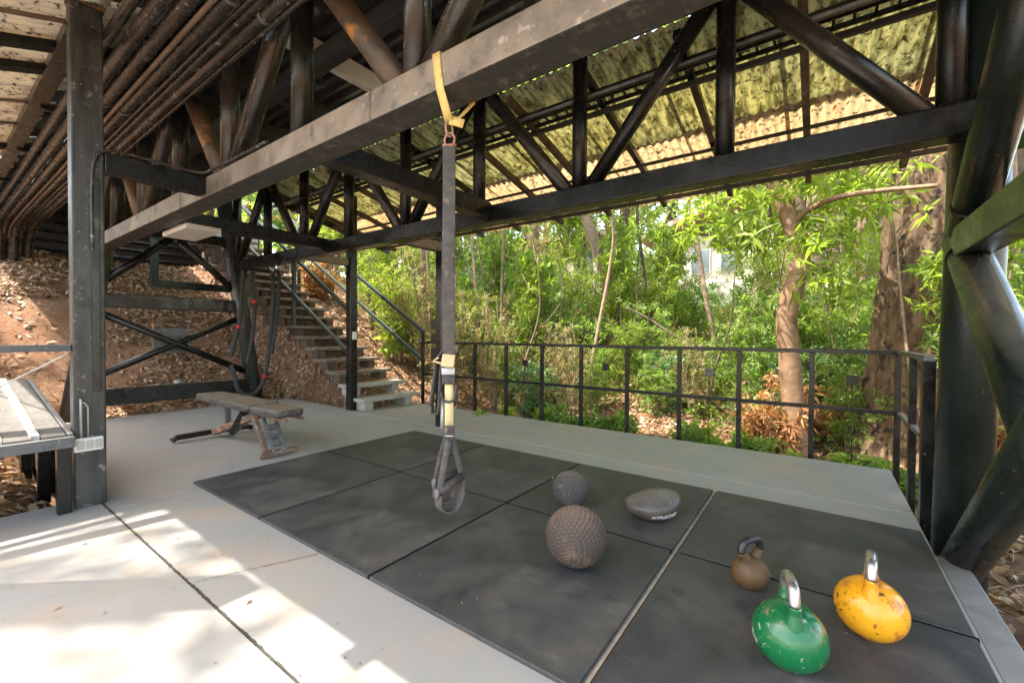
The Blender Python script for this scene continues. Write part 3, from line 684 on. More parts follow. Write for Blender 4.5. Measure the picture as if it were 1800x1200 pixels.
# ------------------------------------------------------------ balls
RX = Vector((.8126, .5829, 0)); FX = Vector((-.5829, .8126, 0))
def treadball(name, label, r, loc, mt, valve=None, nl=26, tilt=0, zs=1):
    """slam ball with raised chevron tread as real displaced geometry"""
    n1, n2 = 150, 300
    th = np.linspace(.001, np.pi-.001, n1)[:, None]; ph = np.linspace(0, 2*np.pi, n2, endpoint=False)[None, :]
    lat = np.degrees(th)/180*nl; row = np.floor(lat); fr = lat-row
    cnt = np.maximum(4, np.round(np.sin((row+.5)/nl*np.pi)*nl*1.35))
    u = (ph/(2*np.pi)*cnt + .5*(row % 2)) % 1
    chev = np.abs(((u + (np.abs(fr-.5))*.9) % 1)-.5)
    hgt = np.clip((chev-.12)/.12, 0, 1)*np.clip(np.minimum(fr, 1-fr)/.12, 0, 1)
    rr = r*(1+.030*(hgt-1)); rr = rr + 0*ph
    if valve is not None:
        vx, vy, vz = valve; X = np.sin(th)*np.cos(ph); Y = np.sin(th)*np.sin(ph); Z = np.cos(th)+0*ph
        d = np.arccos(np.clip(X*vx+Y*vy+Z*vz, -1, 1)); rr = np.where(d < .24, r*.985, rr); rr = np.where(d < .17, r*(.985-.06*np.clip((.17-d)/.05, 0, 1)), rr)
    squash = 1 - .03*np.clip(-np.cos(th), 0, 1)**3
    V = np.stack([rr*np.sin(th)*np.cos(ph), rr*np.sin(th)*np.sin(ph), rr*np.cos(th)], 2).reshape(-1, 3)
    Rm = np.array(Matrix.Rotation(tilt, 3, RX)); V = V @ Rm.T; V[:, 2] = np.maximum(V[:, 2]*zs, -r*zs*.975); V = V + [0, 0, r*zs*.975]
    i, j = np.meshgrid(np.arange(n1-1), np.arange(n2), indexing='ij'); a = i*n2+j; b = i*n2+(j+1) % n2
    F = np.stack([a, a+n2, b+n2, b], 2).reshape(-1, 4).tolist()
    F.append(list(range(n2))); F.append([(n1-1)*n2+k for k in range(n2)][::-1])
    me = bpy.data.meshes.new(name); me.from_pydata(V.tolist(), [], F); me.polygons.foreach_set('use_smooth', [True]*len(F)); me.materials.append(mt)
    o = bpy.data.objects.new(name, me); COL.objects.link(o); o.location = loc; return tag(o, label, 'ball')
m_ball1 = pm('dusty_brown_rubber', (.045, .034, .028), (.08, .055, .040), 5, .75, .2, 200, spots=[((.17, .10, .065), 9, .57, .15), ((.03, .027, .028), 6, .60, .15)], top=(.22, .15, .105))
m_ball2 = pm('dusty_dark_rubber', (.035, .033, .036), (.07, .060, .052), 6, .65, .2, 200, spots=[((.16, .12, .09), 14, .60, .15)], top=(.19, .15, .11))
b1 = treadball('slam_ball', 'large dusty brown rough slam ball, the nearest of the balls on the mats', .139, (2.675, .627, .018), m_ball1, nl=26, tilt=-.75, zs=.94)
b2 = treadball('slam_ball', 'small dark textured slam ball behind the large brown one', .112, (2.345, 1.202, .018), m_ball2, valve=(-.28, -.60, .75), nl=20, tilt=.55, zs=.96)
# sagging ball
m_sag = pm('grey_brown_vinyl', (.05, .046, .040), (.085, .072, .058), 5, .36, .15, 60, spots=[((.15, .105, .075), 6, .56, .2), ((.3, .29, .25), 30, .66, .08)], top=(.17, .155, .13))
RX = Vector((.8126, .5829, 0)); FX = Vector((-.5829, .8126, 0))
def sag_r(th, ph):
    """th from top, ph 0 = camera right; returns local (x right, y away, z)"""
    x, y, z = math.sin(th)*math.cos(ph), math.sin(th)*math.sin(ph), math.cos(th)
    hz = .080 + .018*x; X = .155*x; Y = .125*y; Z = z*hz
    if z > 0: X += .03*z*x; Z *= 1+.12*x-.16*max(0, -x)
    X += .018*z
    dent = .010*math.exp(-((x-.55)**2+(y+.25)**2)/.03)*z
    return Vector((X, Y, max(Z-dent, -.075)))
ms = MB(); n1, n2 = 48, 80
for i in range(n1+1):
    for j in range(n2):
        p = sag_r(math.pi*min(max(i/n1, .002), .998), 2*math.pi*j/n2); q = RX*p.x + FX*p.y; ms.v.append((q.x, q.y, p.z+.075))
for i in range(n1):
    for j in range(n2):
        a = i*n2+j; b = i*n2+(j+1) % n2; ms.f.append((a, a+n2, b+n2, b)); ms.sm.append(True)
SB = thing('sagging_ball', 'deflated grey brown ball with white lettering on the back row of mats', 'ball', (2.80, 1.33, .018), local=True)
ms.build('ball_body', m_sag, SB)
def text_mesh(txt, size):
    cu = bpy.data.curves.new('t', 'FONT'); cu.body = txt; cu.size = size; cu.align_x = 'CENTER'; cu.align_y = 'CENTER'; cu.offset = size*.02
    ob = bpy.data.objects.new('t', cu); COL.objects.link(ob); dg = bpy.context.evaluated_depsgraph_get(); me = bpy.data.meshes.new_from_object(ob.evaluated_get(dg))
    COL.objects.unlink(ob); bpy.data.objects.remove(ob)
    V = [tuple(v.co) for v in me.vertices]; F = [tuple(p.vertices) for p in me.polygons]; return V, F
def mapped_text(name, txt, size, fn, mt, parent):
    V, F = text_mesh(txt, size); me = bpy.data.meshes.new(name); me.from_pydata([tuple(fn(x, y)) for x, y, z in V], [], F); me.materials.append(mt); me.update()
    o = bpy.data.objects.new(name, me); COL.objects.link(o); o.parent = parent; return o
m_ink = pm('white_print', (.62, .62, .60), (.7, .7, .68), 20, .6)
def on_ball(x, y):
    ph = -math.pi/2 + .27 + x/.15; th = math.pi/2 + .30 - y/.085 - .10*(x/.06)
    p = sag_r(th, ph)*1.012; q = RX*p.x + FX*p.y; return Vector((q.x, q.y, p.z+.075))
def on_ball2(x, y):
    p = on_ball(x, y); return p
bn = MB(); N_ = 24
for i in range(N_+1):
    x = -.078+.145*i/N_
    for s_ in (-1, 1):
        p = on_ball(x, s_*.019)*1; c_ = Vector((0, 0, .075)); bn.v.append(tuple(c_+(p-c_)*.996))
for i in range(N_): bn.f.append((2*i, 2*i+1, 2*i+3, 2*i+2)); bn.sm.append(True)
bn.build('printed_band', m_black, SB)
mapped_text('lettering', 'FITNESS\u00ae', .034, on_ball2, m_ink, SB)

# ------------------------------------------------------------ kettlebells
def paint(name, base, dark, chip, rust, rough=.28, tc=.60, tr=.555):
    m, t, b, o = newmat(name)
    c = mixc(t, ramp(t, nz(t, 5, 4, .6), [(.4, 0), (.7, 1)]), base, dark)
    c = mixc(t, ramp(t, nz(t, 16, 5, .7), [(tc, 0), (tc+.015, 1)]), c, chip)
    c = mixc(t, ramp(t, nz(t, 13, 7, .8), [(tr, 0), (tr+.065, .95)]), c, rust)
    c = mixc(t, ramp(t, nz(t, 70, 2, .5), [(.68, 0), (.74, 1)]), c, rust)
    t.links.new(c, b.inputs['Base Color']); t.links.new(ramp(t, nz(t, 9, 5, .6), [(.4, rough-.05), (.7, rough+.25)]), b.inputs['Roughness'])
    b.inputs['Coat Weight'].default_value = .2; bump(t, nz(t, 25, 4, .6), b, .12, .004); return m
m_kg = paint('green_paint', (.004, .13, .038), (.008, .10, .032), (.30, .36, .26), (.20, .17, .10))
m_ky = paint('yellow_paint', (.78, .36, .012), (.70, .28, .01), (.10, .055, .02), (.42, .15, .015), tc=.585, tr=.525)
m_kb = pm('rusty_cast_iron', (.12, .062, .02), (.055, .036, .018), 9, .6, .5, 40, spots=[((.05, .04, .03), 12, .58, .1)])
m_steel = pm('worn_steel', (.55, .54, .51), (.42, .40, .37), 16, .3, .3, 60, metal=.85, spots=[((.35, .28, .2), 30, .66, .08)])
def kettlebell(label, loc, az, R, mt, comp=True, H=.28, mh=None):
    t = thing('kettlebell', label, 'kettlebell', loc, local=True)
    prof = []; fl_ = .86*R
    for i in range(33):
        a = -math.pi/2 + math.pi*i/32; z = R*.96*math.sin(a); r = R*math.cos(a)
        if z < -R*.82: r = R*math.cos(math.asin(-.854)) * (1 if i else .001) if i else .001; z = -R*.82
        prof.append((max(r, .001), z+R*.82))
    MB().lathe(prof, n=48).build('bell_body', mt, t)
    zc = R*.82
    if comp:
        w_ = .058; top = H-.018
        P = bez([(-w_*.95, 0, zc+R*.55), (-w_*1.02, 0, zc+R*.95), (-w_*1.03, 0, top-.045), (-w_*.80, 0, top-.010), (-w_*.35, 0, top), (w_*.35, 0, top), (w_*.80, 0, top-.010), (w_*1.03, 0, top-.045), (w_*1.02, 0, zc+R*.95), (w_*.95, 0, zc+R*.55)], 6)
        zs = zc+R*1.22
        low1 = [p for p in P if p.z < zs and p.x < 0]; low2 = [p for p in P if p.z < zs and p.x > 0]; mid = [p for p in P if p.z >= zs-.006]
        for lo in (low1, low2):
            rr = [.0185 + .013*max(0, (zc+R*.98-p.z)/(R*.4)) for p in lo]
            MB().tube(lo, rr, 20).build('handle_horn', mt, t)
        MB().tube(mid, .0172, 20).build('handle', m_steel, t)
    else:
        w_ = .048; top = H-.015
        P = bez([(-w_*.55, 0, zc+R*.7), (-w_*.85, 0, zc+R*1.05), (-w_*1.15, 0, top-.045), (-w_*.85, 0, top-.008), (0, 0, top), (w_*.85, 0, top-.008), (w_*1.15, 0, top-.045), (w_*.85, 0, zc+R*1.05), (w_*.55, 0, zc+R*.7)], 6)
        k = 12
        MB().tube(P[:k+1], [.024-.009*i/k for i in range(k+1)], 18).build('handle_horn', mt, t)
        MB().tube(P[k:-k], .0155, 18).build('handle', mh, t)
        MB().tube(P[-k-1:], [.015+.009*i/k for i in range(k+1)], 18).build('handle_horn', mt, t)
    t.rotation_euler.z = az; return t
kg = kettlebell('glossy green kettlebell with a bare steel handle, nearest the camera', (3.50, .505, .018), math.radians(104), .106, m_kg)
ky = kettlebell('chipped yellow kettlebell with a bare steel handle near the right column', (3.725, .835, .018), math.radians(86), .106, m_ky)
kbn = kettlebell('small rusty brown kettlebell with a black taped handle', (3.345, .90, .018), math.radians(58), .072, m_kb, comp=False, H=.21, mh=pm('black_tape', (.012, .012, .013), (.03, .03, .03), 20, .35, .3, 80, spots=[((.4, .4, .38), 40, .68, .06)]))

# ------------------------------------------------------------ suspension trainer
m_web = pm('worn_grey_webbing', (.050, .045, .042), (.085, .075, .066), 20, .85, .5, 300, spots=[((.20, .17, .14), 30, .6, .15)])
m_foam = pm('dark_foam', (.022, .020, .019), (.05, .04, .035), 12, .7, .4, 120, spots=[((.15, .11, .08), 20, .62, .1)])
m_yel = pm('faded_yellow_webbing', (.62, .42, .10), (.70, .52, .20), 14, .85, .4, 250, spots=[((.25, .19, .10), 18, .63, .1)])
m_pale = pm('pale_yellow_webbing', (.60, .50, .24), (.66, .57, .32), 14, .85, .4, 250)
m_tanp = pm('tan_leather', (.48, .34, .16), (.56, .42, .23), 14, .7, .3, 150)
TX = thing('suspension_trainer', 'black suspension strap with a foam handle hanging in front of the mats', 'exercise strap', (2.295, .19, 1.9))
sx_, sy_ = 2.295, .19
def Q(a, b, z): q = RX*a + FX*b; return Vector((sx_+q.x, sy_+q.y, z))     # a right, b away
MB().ribbon([Q(0, 0, 1.845), Q(.001, 0, 1.5), Q(0, 0, 1.2), Q(.003, 0, .975)], .052, .012, RX).build('main_strap', m_web, TX, .002)
MB().ribbon([Q(-.012, .012, 1.70), Q(-.018, .012, 1.3), Q(-.020, .012, .98)], .030, .004, RX).build('inner_strap', m_foam, TX)
MB().ribbon([Q(-.01, .01, 1.0), Q(-.048, .01, .955), Q(-.060, .01, .86), Q(-.074, .012, .76), Q(-.070, .012, .725), Q(-.045, .01, .72), Q(-.036, .01, .76), Q(-.03, .01, .90), Q(-.012, .01, .97)], .036, .004, (RX*.35+FX*.94)).build('folded_strap', m_web, TX)
MB().ribbon([Q(-.040, -.004, .962), Q(-.060, -.006, .945), Q(-.025, -.008, .938)], .026, .008, FX).build('tan_tab', m_tanp, TX, .002)
MB().ribbon([Q(.004, -.010, .975), Q(.002, -.026, .945), Q(.000, -.034, .925)], .054, .006, RX).build('tan_tab', m_tanp, TX, .002)
MB().ribbon([Q(.004, -.004, .945), Q(.004, -.004, .80), Q(.004, -.002, .665)], .036, .004, RX).build('pale_strap', m_pale, TX)
bk = MB().ribbon([Q(.002, -.014, .920), Q(.002, -.018, .890)], .056, .012, RX).build('cam_buckle', m_galv, TX, .003)
MB().ribbon([Q(.003, -.012, .888), Q(.003, -.016, .850)], .056, .010, RX).build('strap_keeper', m_foam, TX, .003)
MB().tube(bez([Q(-.028, -.01, .815), Q(-.020, -.022, .788), Q(.004, -.028, .778), Q(.028, -.022, .790), Q(.036, -.010, .85)], 5), .006, 8).build('strap_loop', m_foam, TX)
MB().ribbon([Q(-.026, .006, .78), Q(-.026, .006, .66)], .014, .003, RX).build('label_tape', m_galv, TX)
lb = MB().ribbon([Q(.008, -.012, .675), Q(.008, -.014, .618)], .044, .006, RX).build('label', m_foam, TX, .002)
mapped_text('lettering', 'TRX', .021, lambda x, y: Q(.008+x, -.0185, .652+y), m_ink, lb)
MB().ribbon([Q(-.010, -.0182, .634), Q(.026, -.0182, .634)], .003, .001, (0, 0, 1)).build('printed_line', m_ink, lb)
# inverted V straps to the grip
MB().ribbon([Q(.004, -.006, .625), Q(-.006, -.022, .56), Q(-.022, -.045, .45), Q(-.030, -.055, .40)], .026, .003, RX).build('handle_strap', m_web, TX)
MB().ribbon([Q(-.004, .002, .63), Q(-.030, .010, .55), Q(-.050, .018, .46), Q(-.054, .02, .42)], .026, .003, (RX*.8+FX*.3)).build('handle_strap', m_web, TX)
MB().ribbon([Q(.014, .002, .63), Q(.034, .01, .55), Q(.052, .02, .47), Q(.055, .022, .43)], .024, .003, (RX*.8+FX*.3)).build('handle_strap', m_web, TX)
MB().tube([Q(-.030, -.055, .405), Q(.056, .028, .455)], .0175, 18).build('grip', m_foam, TX)
MB().tube([Q(-.054, .02, .425), Q(.03, .075, .455)], .0165, 18).build('grip', m_foam, TX)
for p in (Q(-.031, -.056, .404), Q(-.055, .019, .424)):
    MB().tube([p, p+(RX*-.012-FX*.006)], 0.0182, 16).build('grip_ring', m_greyst, TX)
MB().ribbon(bez([Q(-.030, -.057, .40), Q(-.028, -.060, .35), Q(.000, -.045, .325), Q(.036, -.02, .335), Q(.054, .01, .38), Q(.057, .026, .44)], 5), .042, .004, (RX*.75-FX*.65)).build('foot_cradle', m_web, TX)
MB().ribbon(bez([Q(-.054, .02, .42), Q(-.056, .022, .36), Q(-.030, .035, .335), Q(.006, .055, .345), Q(.026, .07, .39), Q(.03, .075, .44)], 5), .040, .004, (RX*.7-FX*.7)).build('foot_cradle', m_web, TX)
SL = thing('beam_sling', 'faded yellow sling looped over the dusty beam holding rusty shackles', 'sling', (2.32, .19, 2.0))
kn = Q(0, 0, 1.945)
MB().ribbon([(2.30, .272, 2.184), (2.30, .19, 2.188), (2.302, .106, 2.184), (2.312, .1055, 2.11), (2.325, .1055, 2.038), kn+Vector((.012, -.03, .03)), kn], .040, .003, (1, 0, 0)).build('sling_band', m_yel, SL)
MB().ribbon([(2.34, .274, 2.188), (2.345, .275, 2.04), kn+Vector((.03, .04, .035)), kn+Vector((.005, .0, -.005))], .036, .003, (1, 0, 0)).build('sling_band', m_yel, SL)
MB().ribbon([kn+RX*-.01+Vector((0, 0, .012)), kn+RX*.02-FX*.012, kn+RX*.062-FX*.012+Vector((0, 0, -.012))], .036, .003, (0, 0, 1)).build('sling_tail', m_yel, SL)
m_shk = pm('rusty_pink_metal', (.26, .12, .08), (.36, .20, .14), 16, .6, .3, 60)
def ring(c, a, b, ax1, ax2, r=.0048):
    return MB().tube([c + ax1*math.cos(t)*a + ax2*math.sin(t)*b for t in [2*math.pi*k/22 for k in range(23)]], r, 8)
Z_ = Vector((0, 0, 1))
ring(Q(0, 0, 1.918), .018, .032, (RX*.7+FX*.7), Z_).build('shackle', m_shk, SL)
ring(Q(.002, 0, 1.872), .024, .028, (RX*.9-FX*.3), Z_).build('shackle', m_shk, SL)
MB().tube([Q(-.028, -.002, 1.848), Q(.030, .002, 1.852)], .006, 10).build('shackle_pin', m_shk, SL)

# ------------------------------------------------------------ battle ropes on the beam end
m_rope = pm('grey_black_rope', (.016, .016, .017), (.06, .06, .06), 40, .8, .6, 140, stretch=(1, 1, 3))
m_red = pm('red_band', (.55, .03, .03), (.45, .03, .03), 20, .6)
def rope(label, pts, bands, letters):
    t = thing('battle_rope', label, 'rope', pts[0], 'ropes draped over the truss beam end')
    P = bez(pts, 8); n = len(P); rr = [.028+.0022*math.sin(i*1.9) for i in range(n)]
    MB().tube(P, rr, 14).build('rope_body', m_rope, t)
    for f in bands:
        i = int(f*(n-1)); MB().tube([P[i], P[i+1]], .0312, 14).build('red_band', m_red, t)
    for f in letters:
        i = int(f*(n-1)); p = P[i]; d = (P[min(i+3, n-1)]-P[i]).normalized(); sd_ = RX; 
        def fn(x, y, p=p, d=d): return p + d*x + RX*y - FX*(.0315 - y*y*18)
        mapped_text('lettering', 'FITNESS', .068, fn, m_ink, t)
    return t
X_ = -3.50
rope('grey battle rope strand hanging nearest the braced frame, ending in a red band', [(X_, 1.80, 1.9), (X_+.03, 1.78, 2.16), (X_+.06, 1.75, 2.10), (X_+.06, 1.74, 1.79), (X_+.06, 1.70, 1.28), (X_+.05, 1.63, .93), (X_+.04, 1.585, .72)], (.72,), (.42,))
rope('grey battle rope strand beside the leaning leg with a red band at mid height', [(X_-.02, 1.93, 1.9), (X_+.02, 1.90, 2.17), (X_+.09, 1.88, 2.12), (X_+.09, 1.86, 1.80), (X_+.09, 1.89, 1.41), (X_+.08, 1.85, .94), (X_+.07, 1.79, .60)], (.62,), (.45,))
rope('grey battle rope looping low near the floor below the truss beam end', [(X_+.25, 2.08, 2.0), (X_+.25, 2.09, 1.5), (X_+.22, 2.05, .93), (X_+.2, 2.02, .60), (X_+.18, 1.95, .28), (X_+.16, 1.80, .135), (X_+.14, 1.65, .22), (X_+.13, 1.60, .42), (X_+.12, 1.56, .60)], (.45,), (.22,))
rope('grey battle rope strand hanging nearest the stairs', [(X_+.30, 2.02, 1.9), (X_+.30, 2.12, 2.02), (X_+.29, 2.16, 1.9), (X_+.27, 2.15, 1.56), (X_+.25, 2.11, 1.11), (X_+.24, 2.07, .75)], (), (.4,))

# ------------------------------------------------------------ loose leaves on the floor
fl_pts = [(x, y) for x, y in [(.35, -.1), (-.6, .3), (.9, -.35), (1.9, 2.7), (.7, 2.9), (2.6, 3.0), (3.3, 2.6), (-2.3, 1.6), (-2.8, 2.1), (-1.9, -.1), (.1, -.15), (1.2, -.8), (2.1, -.7), (.45, .33), (3.4, 1.02), (2.0, 1.6), (1.4, 1.85), (-1.0, 2.0), (.6, -.62), (1.75, -.35), (-2.6, .6), (3.1, 3.2), (-.5, 2.9)]]
for i, (x, y) in enumerate(fl_pts[:12]):
    pass
for _ in range(170): fl_pts.append((R_.uniform(-3.3, 4.0) if _ % 2 else R_.uniform(-.1, 2.6), R_.uniform(-.9, 3.3) if _ % 2 else R_.uniform(-.9, .3)))
P = np.array([(x, y, .022 if (0 < x < 4.05 and 0 < y < 2.03) else .004) for x, y in fl_pts]); a = rng.uniform(0, 6.28, len(P))
o = leaves_mesh('fallen_leaves', P, np.stack([np.cos(a), np.sin(a), 0*a], 1), np.tile([0, 0, 1.], (len(P), 1)), np.where(np.arange(len(P)) < 23, .035, rng.uniform(.006, .018, len(P))), np.where(np.arange(len(P)) < 23, .014, rng.uniform(.003, .008, len(P))), m_dead, .1)
tag(o, 'few small dry leaves scattered on the painted floor and mats', 'fallen leaves', kind='stuff')

# ------------------------------------------------------------ vegetation
def at(px, D, z=None):
    """ground point in the direction of photo column px, D metres from the viewpoint"""
    a = YAW + math.atan((px-900)/753.03); x, y = CAM.x + math.sin(a)*D, CAM.y + math.cos(a)*D
    return (x, y, float(hh(x, y)) if z is None else z)
def clusters(centers, k, spread, L, W, droop, r):
    """whorls of leaves around each twig end"""
    n = len(centers); ax = rdir(n, r); ax[:, 2] = np.abs(ax[:, 2])*.7+.15; ax /= np.linalg.norm(ax, axis=1, keepdims=True)
    t1 = np.cross(ax, rdir(n, r)); t1 /= np.linalg.norm(t1, axis=1, keepdims=True); t2 = np.cross(ax, t1)
    P, D, N = [], [], []
    for j in range(k):
        a = 6.283*j/k + r.uniform(-.4, .4, n); el = r.uniform(-.25, .6, n)
        d = (t1*np.cos(a)[:, None] + t2*np.sin(a)[:, None])*np.cos(el)[:, None] + ax*np.sin(el)[:, None]; d[:, 2] -= droop
        P.append(centers + ax*r.uniform(-.5, .5, n)[:, None]*spread + d*.01); D.append(d); N.append(ax + r.normal(0, .25, (n, 3)))
    P = np.concatenate(P); D = np.concatenate(D); N = np.concatenate(N); m = len(P)
    return P, D, N, r.uniform(.65, 1.2, m)*L, r.uniform(.75, 1.2, m)*W
def shrub_proto(seed, H, S, nstem, nclu, k, L, W, mt, droop=.25, zmin=.15, bark=m_barkp, low=False):
    """multi-stem shrub / sapling, local coordinates; returns (stems MB, leaf arrays)"""
    r = np.random.default_rng(seed); st = MB(); cen = []
    for s in range(nstem):
        a = r.uniform(0, 6.283); h = H*r.uniform(.6, 1.0); lean = S*r.uniform(.15, .8)
        p = [Vector((0.05*math.cos(a), .05*math.sin(a), -.15))]
        for q in (.25, .5, .75, 1):
            p.append(Vector((math.cos(a)*lean*q**1.4 + r.normal(0, .03*H), math.sin(a)*lean*q**1.4 + r.normal(0, .03*H), h*q)))
        P = bez(p, 4); rr = [max(.003, .0075*H*(1-.8*i/len(P))) for i in range(len(P))]; st.tube(P, rr, 6)
        for b in range(max(2, nclu//nstem)):
            f = zmin + (1-zmin)*r.random()**.8; i = min(int(f*(len(P)-1)), len(P)-1); base = P[i]
            L2 = S*.55*r.uniform(.2, 1)*(1.15-f*.5); aa = r.uniform(0, 6.283); tip = base + Vector((math.cos(aa)*L2, math.sin(aa)*L2, L2*r.uniform(-.1, .6)))
            if r.random() < .4: st.tube([base, (base+tip)/2 + Vector((0, 0, .03)), tip], [.004, .003, .002], 4)
            for c_ in range(3): cen.append(tuple(base.lerp(tip, .5+.5*c_/2) + Vector(r.normal(0, .05, 3))))
    P, D, N, LL, WW = clusters(np.array(cen), k, .06, L, W, droop, r)
    return st, (P, D, N, LL, WW), mt, bark
BAYS = [(745, 'beside the stair rail'), (835, 'behind the hanging strap'), (890, 'just right of the strap'), (953, 'in the second railing bay after the strap'),
        (1022, 'in the third railing bay after the strap'), (1103, 'left of the railing middle'), (1195, 'right of the railing middle'), (1300, 'left of the crooked tree'),
        (1428, 'beside the crooked tree'), (1575, 'left of the huge trunk'), (1660, 'beside the huge trunk'), (1900, 'right of the steel column')]
def where(px):
    if px < 660: return 'above the stairs'
    for b, d in BAYS:
        if px <= b: return d
    return 'right of the steel column'
NUMW = {}
def spot(px, D):
    d = 'close' if D < 6.6 else 'farther' if D < 9 else 'well back' if D < 12 else 'far back'
    return '%s %s' % (d, where(px))
PROTO = {}
def plant(pname, kind, cat, look, px, D, sc=1, rot=None, z=None, group='understorey shrubs and saplings'):
    loc = at(px, D, z); dist = 'close behind the deck' if D < 6.6 else 'a little way back' if D < 9 else 'well back' if D < 12 else 'far back'
    lab = '%s %s' % (look, spot(px, D))
    k = NUMW.get(lab, 0); NUMW[lab] = k+1
    if k: lab = '%s %s' % (['second', 'third', 'fourth', 'fifth'][k-1], lab)
    if pname not in PROTO:
        st, la, mt, bark = PD[pname]()
        t = thing(kind, lab, cat, loc, group, local=True)
        st.build('stems', bark, t); leaves_mesh('foliage', *la, mt, parent=t); PROTO[pname] = t
    else:
        t = copy_tree(PROTO[pname]); t.location = loc; tag(t, lab, cat, group); t.name = kind
    t.scale = (sc,)*3; t.rotation_euler = (0, 0, R_.uniform(0, 6.28) if rot is None else rot); return t
PD = {
 'bambooish': lambda: shrub_proto(11, 2.6, 1.1, 11, 140, 6, .13, .022, m_leafB, .35, .25),
 'bushA': lambda: shrub_proto(12, 2.0, 1.1, 8, 130, 7, .10, .036, m_leafA, .2, .1),
 'bushB': lambda: shrub_proto(13, 3.0, 1.3, 6, 110, 8, .15, .042, m_leafA, .35, .25),
 'bushC': lambda: shrub_proto(14, 1.1, .9, 8, 100, 6, .09, .040, m_leafC, .15, .05),
 'sapling': lambda: shrub_proto(15, 3.6, .9, 3, 70, 8, .17, .045, m_leafB, .4, .35),
 'olive': lambda: shrub_proto(16, 2.8, 1.2, 9, 110, 6, .09, .026, m_leafO, .25, .15),
 'dark': lambda: shrub_proto(17, 2.4, 1.3, 7, 100, 7, .13, .05, m_leafC, .25, .15),
 'low': lambda: shrub_proto(18, .55, .5, 8, 60, 6, .11, .045, m_leafA, .1, .1),
 'broad': lambda: shrub_proto(19, .7, .35, 4, 9, 5, .26, .10, m_leafB, .5, .5),
 'deadfern': lambda: shrub_proto(20, .9, .7, 10, 110, 7, .15, .04, m_deado, .5, .1),
}
LK = {'bambooish': ('narrow_leaf_shrub', 'shrub', 'bright yellow green narrow leaved shrub'), 'bushA': ('bushy_shrub', 'shrub', 'mid green bushy shrub with small leaves'),
      'bushB': ('tall_shrub', 'shrub', 'tall loose long-leaved shrub'), 'bushC': ('low_shrub', 'shrub', 'low dark green shrub'), 'sapling': ('sapling', 'sapling', 'slender sapling with drooping leaf whorls'),
      'olive': ('dry_shrub', 'shrub', 'thin dry olive brown shrub'), 'dark': ('dense_shrub', 'shrub', 'dense deep green shrub'), 'low': ('ground_plant', 'plant', 'small low green plant'),
      'broad': ('broad_leaf_plant', 'plant', 'young plant with large broad green leaves'), 'deadfern': ('dead_frond_heap', 'dead fronds', 'heap of orange dead fronds')}
for pn, lst in {
  'bambooish': [(655, 9.6, 1.0), (700, 8.6, .8), (690, 11, 1.2), (750, 10.2, 1.0), (590, 11.5, 1.1), (980, 11.5, 1.1), (1180, 13, 1.2), (560, 13, 1.2)],
  'bushA': [(820, 9.0, .9), (900, 8.0, .8), (1000, 8.6, 1.0), (1060, 10.2, 1.1), (1130, 8.4, .85), (1190, 10.5, 1.1), (1480, 9.6, 1.0), (1340, 11.5, 1.2), (790, 12, 1.3), (1770, 9.5, 1.1)],
  'bushB': [(860, 11, 1.1), (960, 9.8, 1.0), (1110, 12, 1.15), (1440, 8.2, .75), (720, 13, 1.3), (1790, 7.2, .9), (1340, 8.3, .75)],
  'sapling': [(930, 8.8, .85), (1165, 9.5, .95), (1080, 9.2, 1.0), (1000, 13, 1.4), (1745, 6.0, .8)],
  'olive': [(870, 7.6, .8), (1010, 7.0, .6), (740, 8.6, .9), (800, 7.8, .8), (1220, 7.4, .55), (920, 12, 1.1), (1400, 10.5, 1.0), (1150, 11.3, 1.0)],
  'dark': [(1390, 10.4, .8), (1800, 12, 1.4), (640, 14, 1.3)],
  'bushC': [(950, 7.2, .9), (1330, 6.8, .8), (1000, 9.8, 1.2), (1400, 8.0, 1.2), (1180, 7.8, 1.0)],
  'low': [(1215, 5.6, .8), (1090, 5.7, .8), (970, 6.2, .9), (1490, 5.6, .9), (1560, 5.4, 1), (1310, 6.1, .9), (1035, 5.7, .8)],
  'broad': [(850, 5.7, .55), (885, 5.9, .6), (1230, 5.8, .7), (1520, 5.6, .75), (1550, 5.3, .6), (705, 8.6, 1.2), (1410, 5.8, .6)],
  'deadfern': [(1358, 6.6, .95), (1375, 7.4, 1.0), (975, 8.3, .8), (940, 7.6, .6), (1480, 7.6, .8), (1790, 6.6, .9), (560, 10, .8)],
}.items():
    for (px, D, sc) in lst: plant(pn, *LK[pn], px, D, sc)

def trunk(label, pts, rr, mt, name='tree', n=14, cat='tree', extra=(), crown=None, group=None, bumpy=0, parent=None):
    t = thing(name, label, cat, pts[0], group)
    P = bez(pts, 7); m = len(P)
    R0 = np.interp(np.linspace(0, 1, m), np.linspace(0, 1, len(rr)), rr)
    R1 = [float(r_*(1+R_.uniform(-.06, .06))) for r_ in R0]
    MB().tube(P, R1, n).build('trunk', mt, t)
    for (pp, r2_) in extra:
        Pb = bez(pp, 6); MB().tube(Pb, [float(v) for v in np.linspace(r2_[0], r2_[1], len(Pb))], 9).build('branch', mt, t)
    if crown:
        cen, k, L, W, lm, droop, seed = crown
        arr = clusters(np.array(cen)-np.array(pts[0]), k, .08, L, W, droop, np.random.default_rng(seed))
        leaves_mesh('crown', *arr, lm, parent=t)
    return t
def blob(c, r_, n, seed, shell=.5):
    r = np.random.default_rng(seed); out = []
    subs = [np.array(c) + np.array(r_)*rdir(1, r)[0]*r.uniform(.3, .85) for _ in range(9)]
    for i in range(n):
        s = subs[r.integers(len(subs))]; d = rdir(1, r)[0]; out.append(s + np.array(r_)*d*.42*r.uniform(shell, 1))
    return out
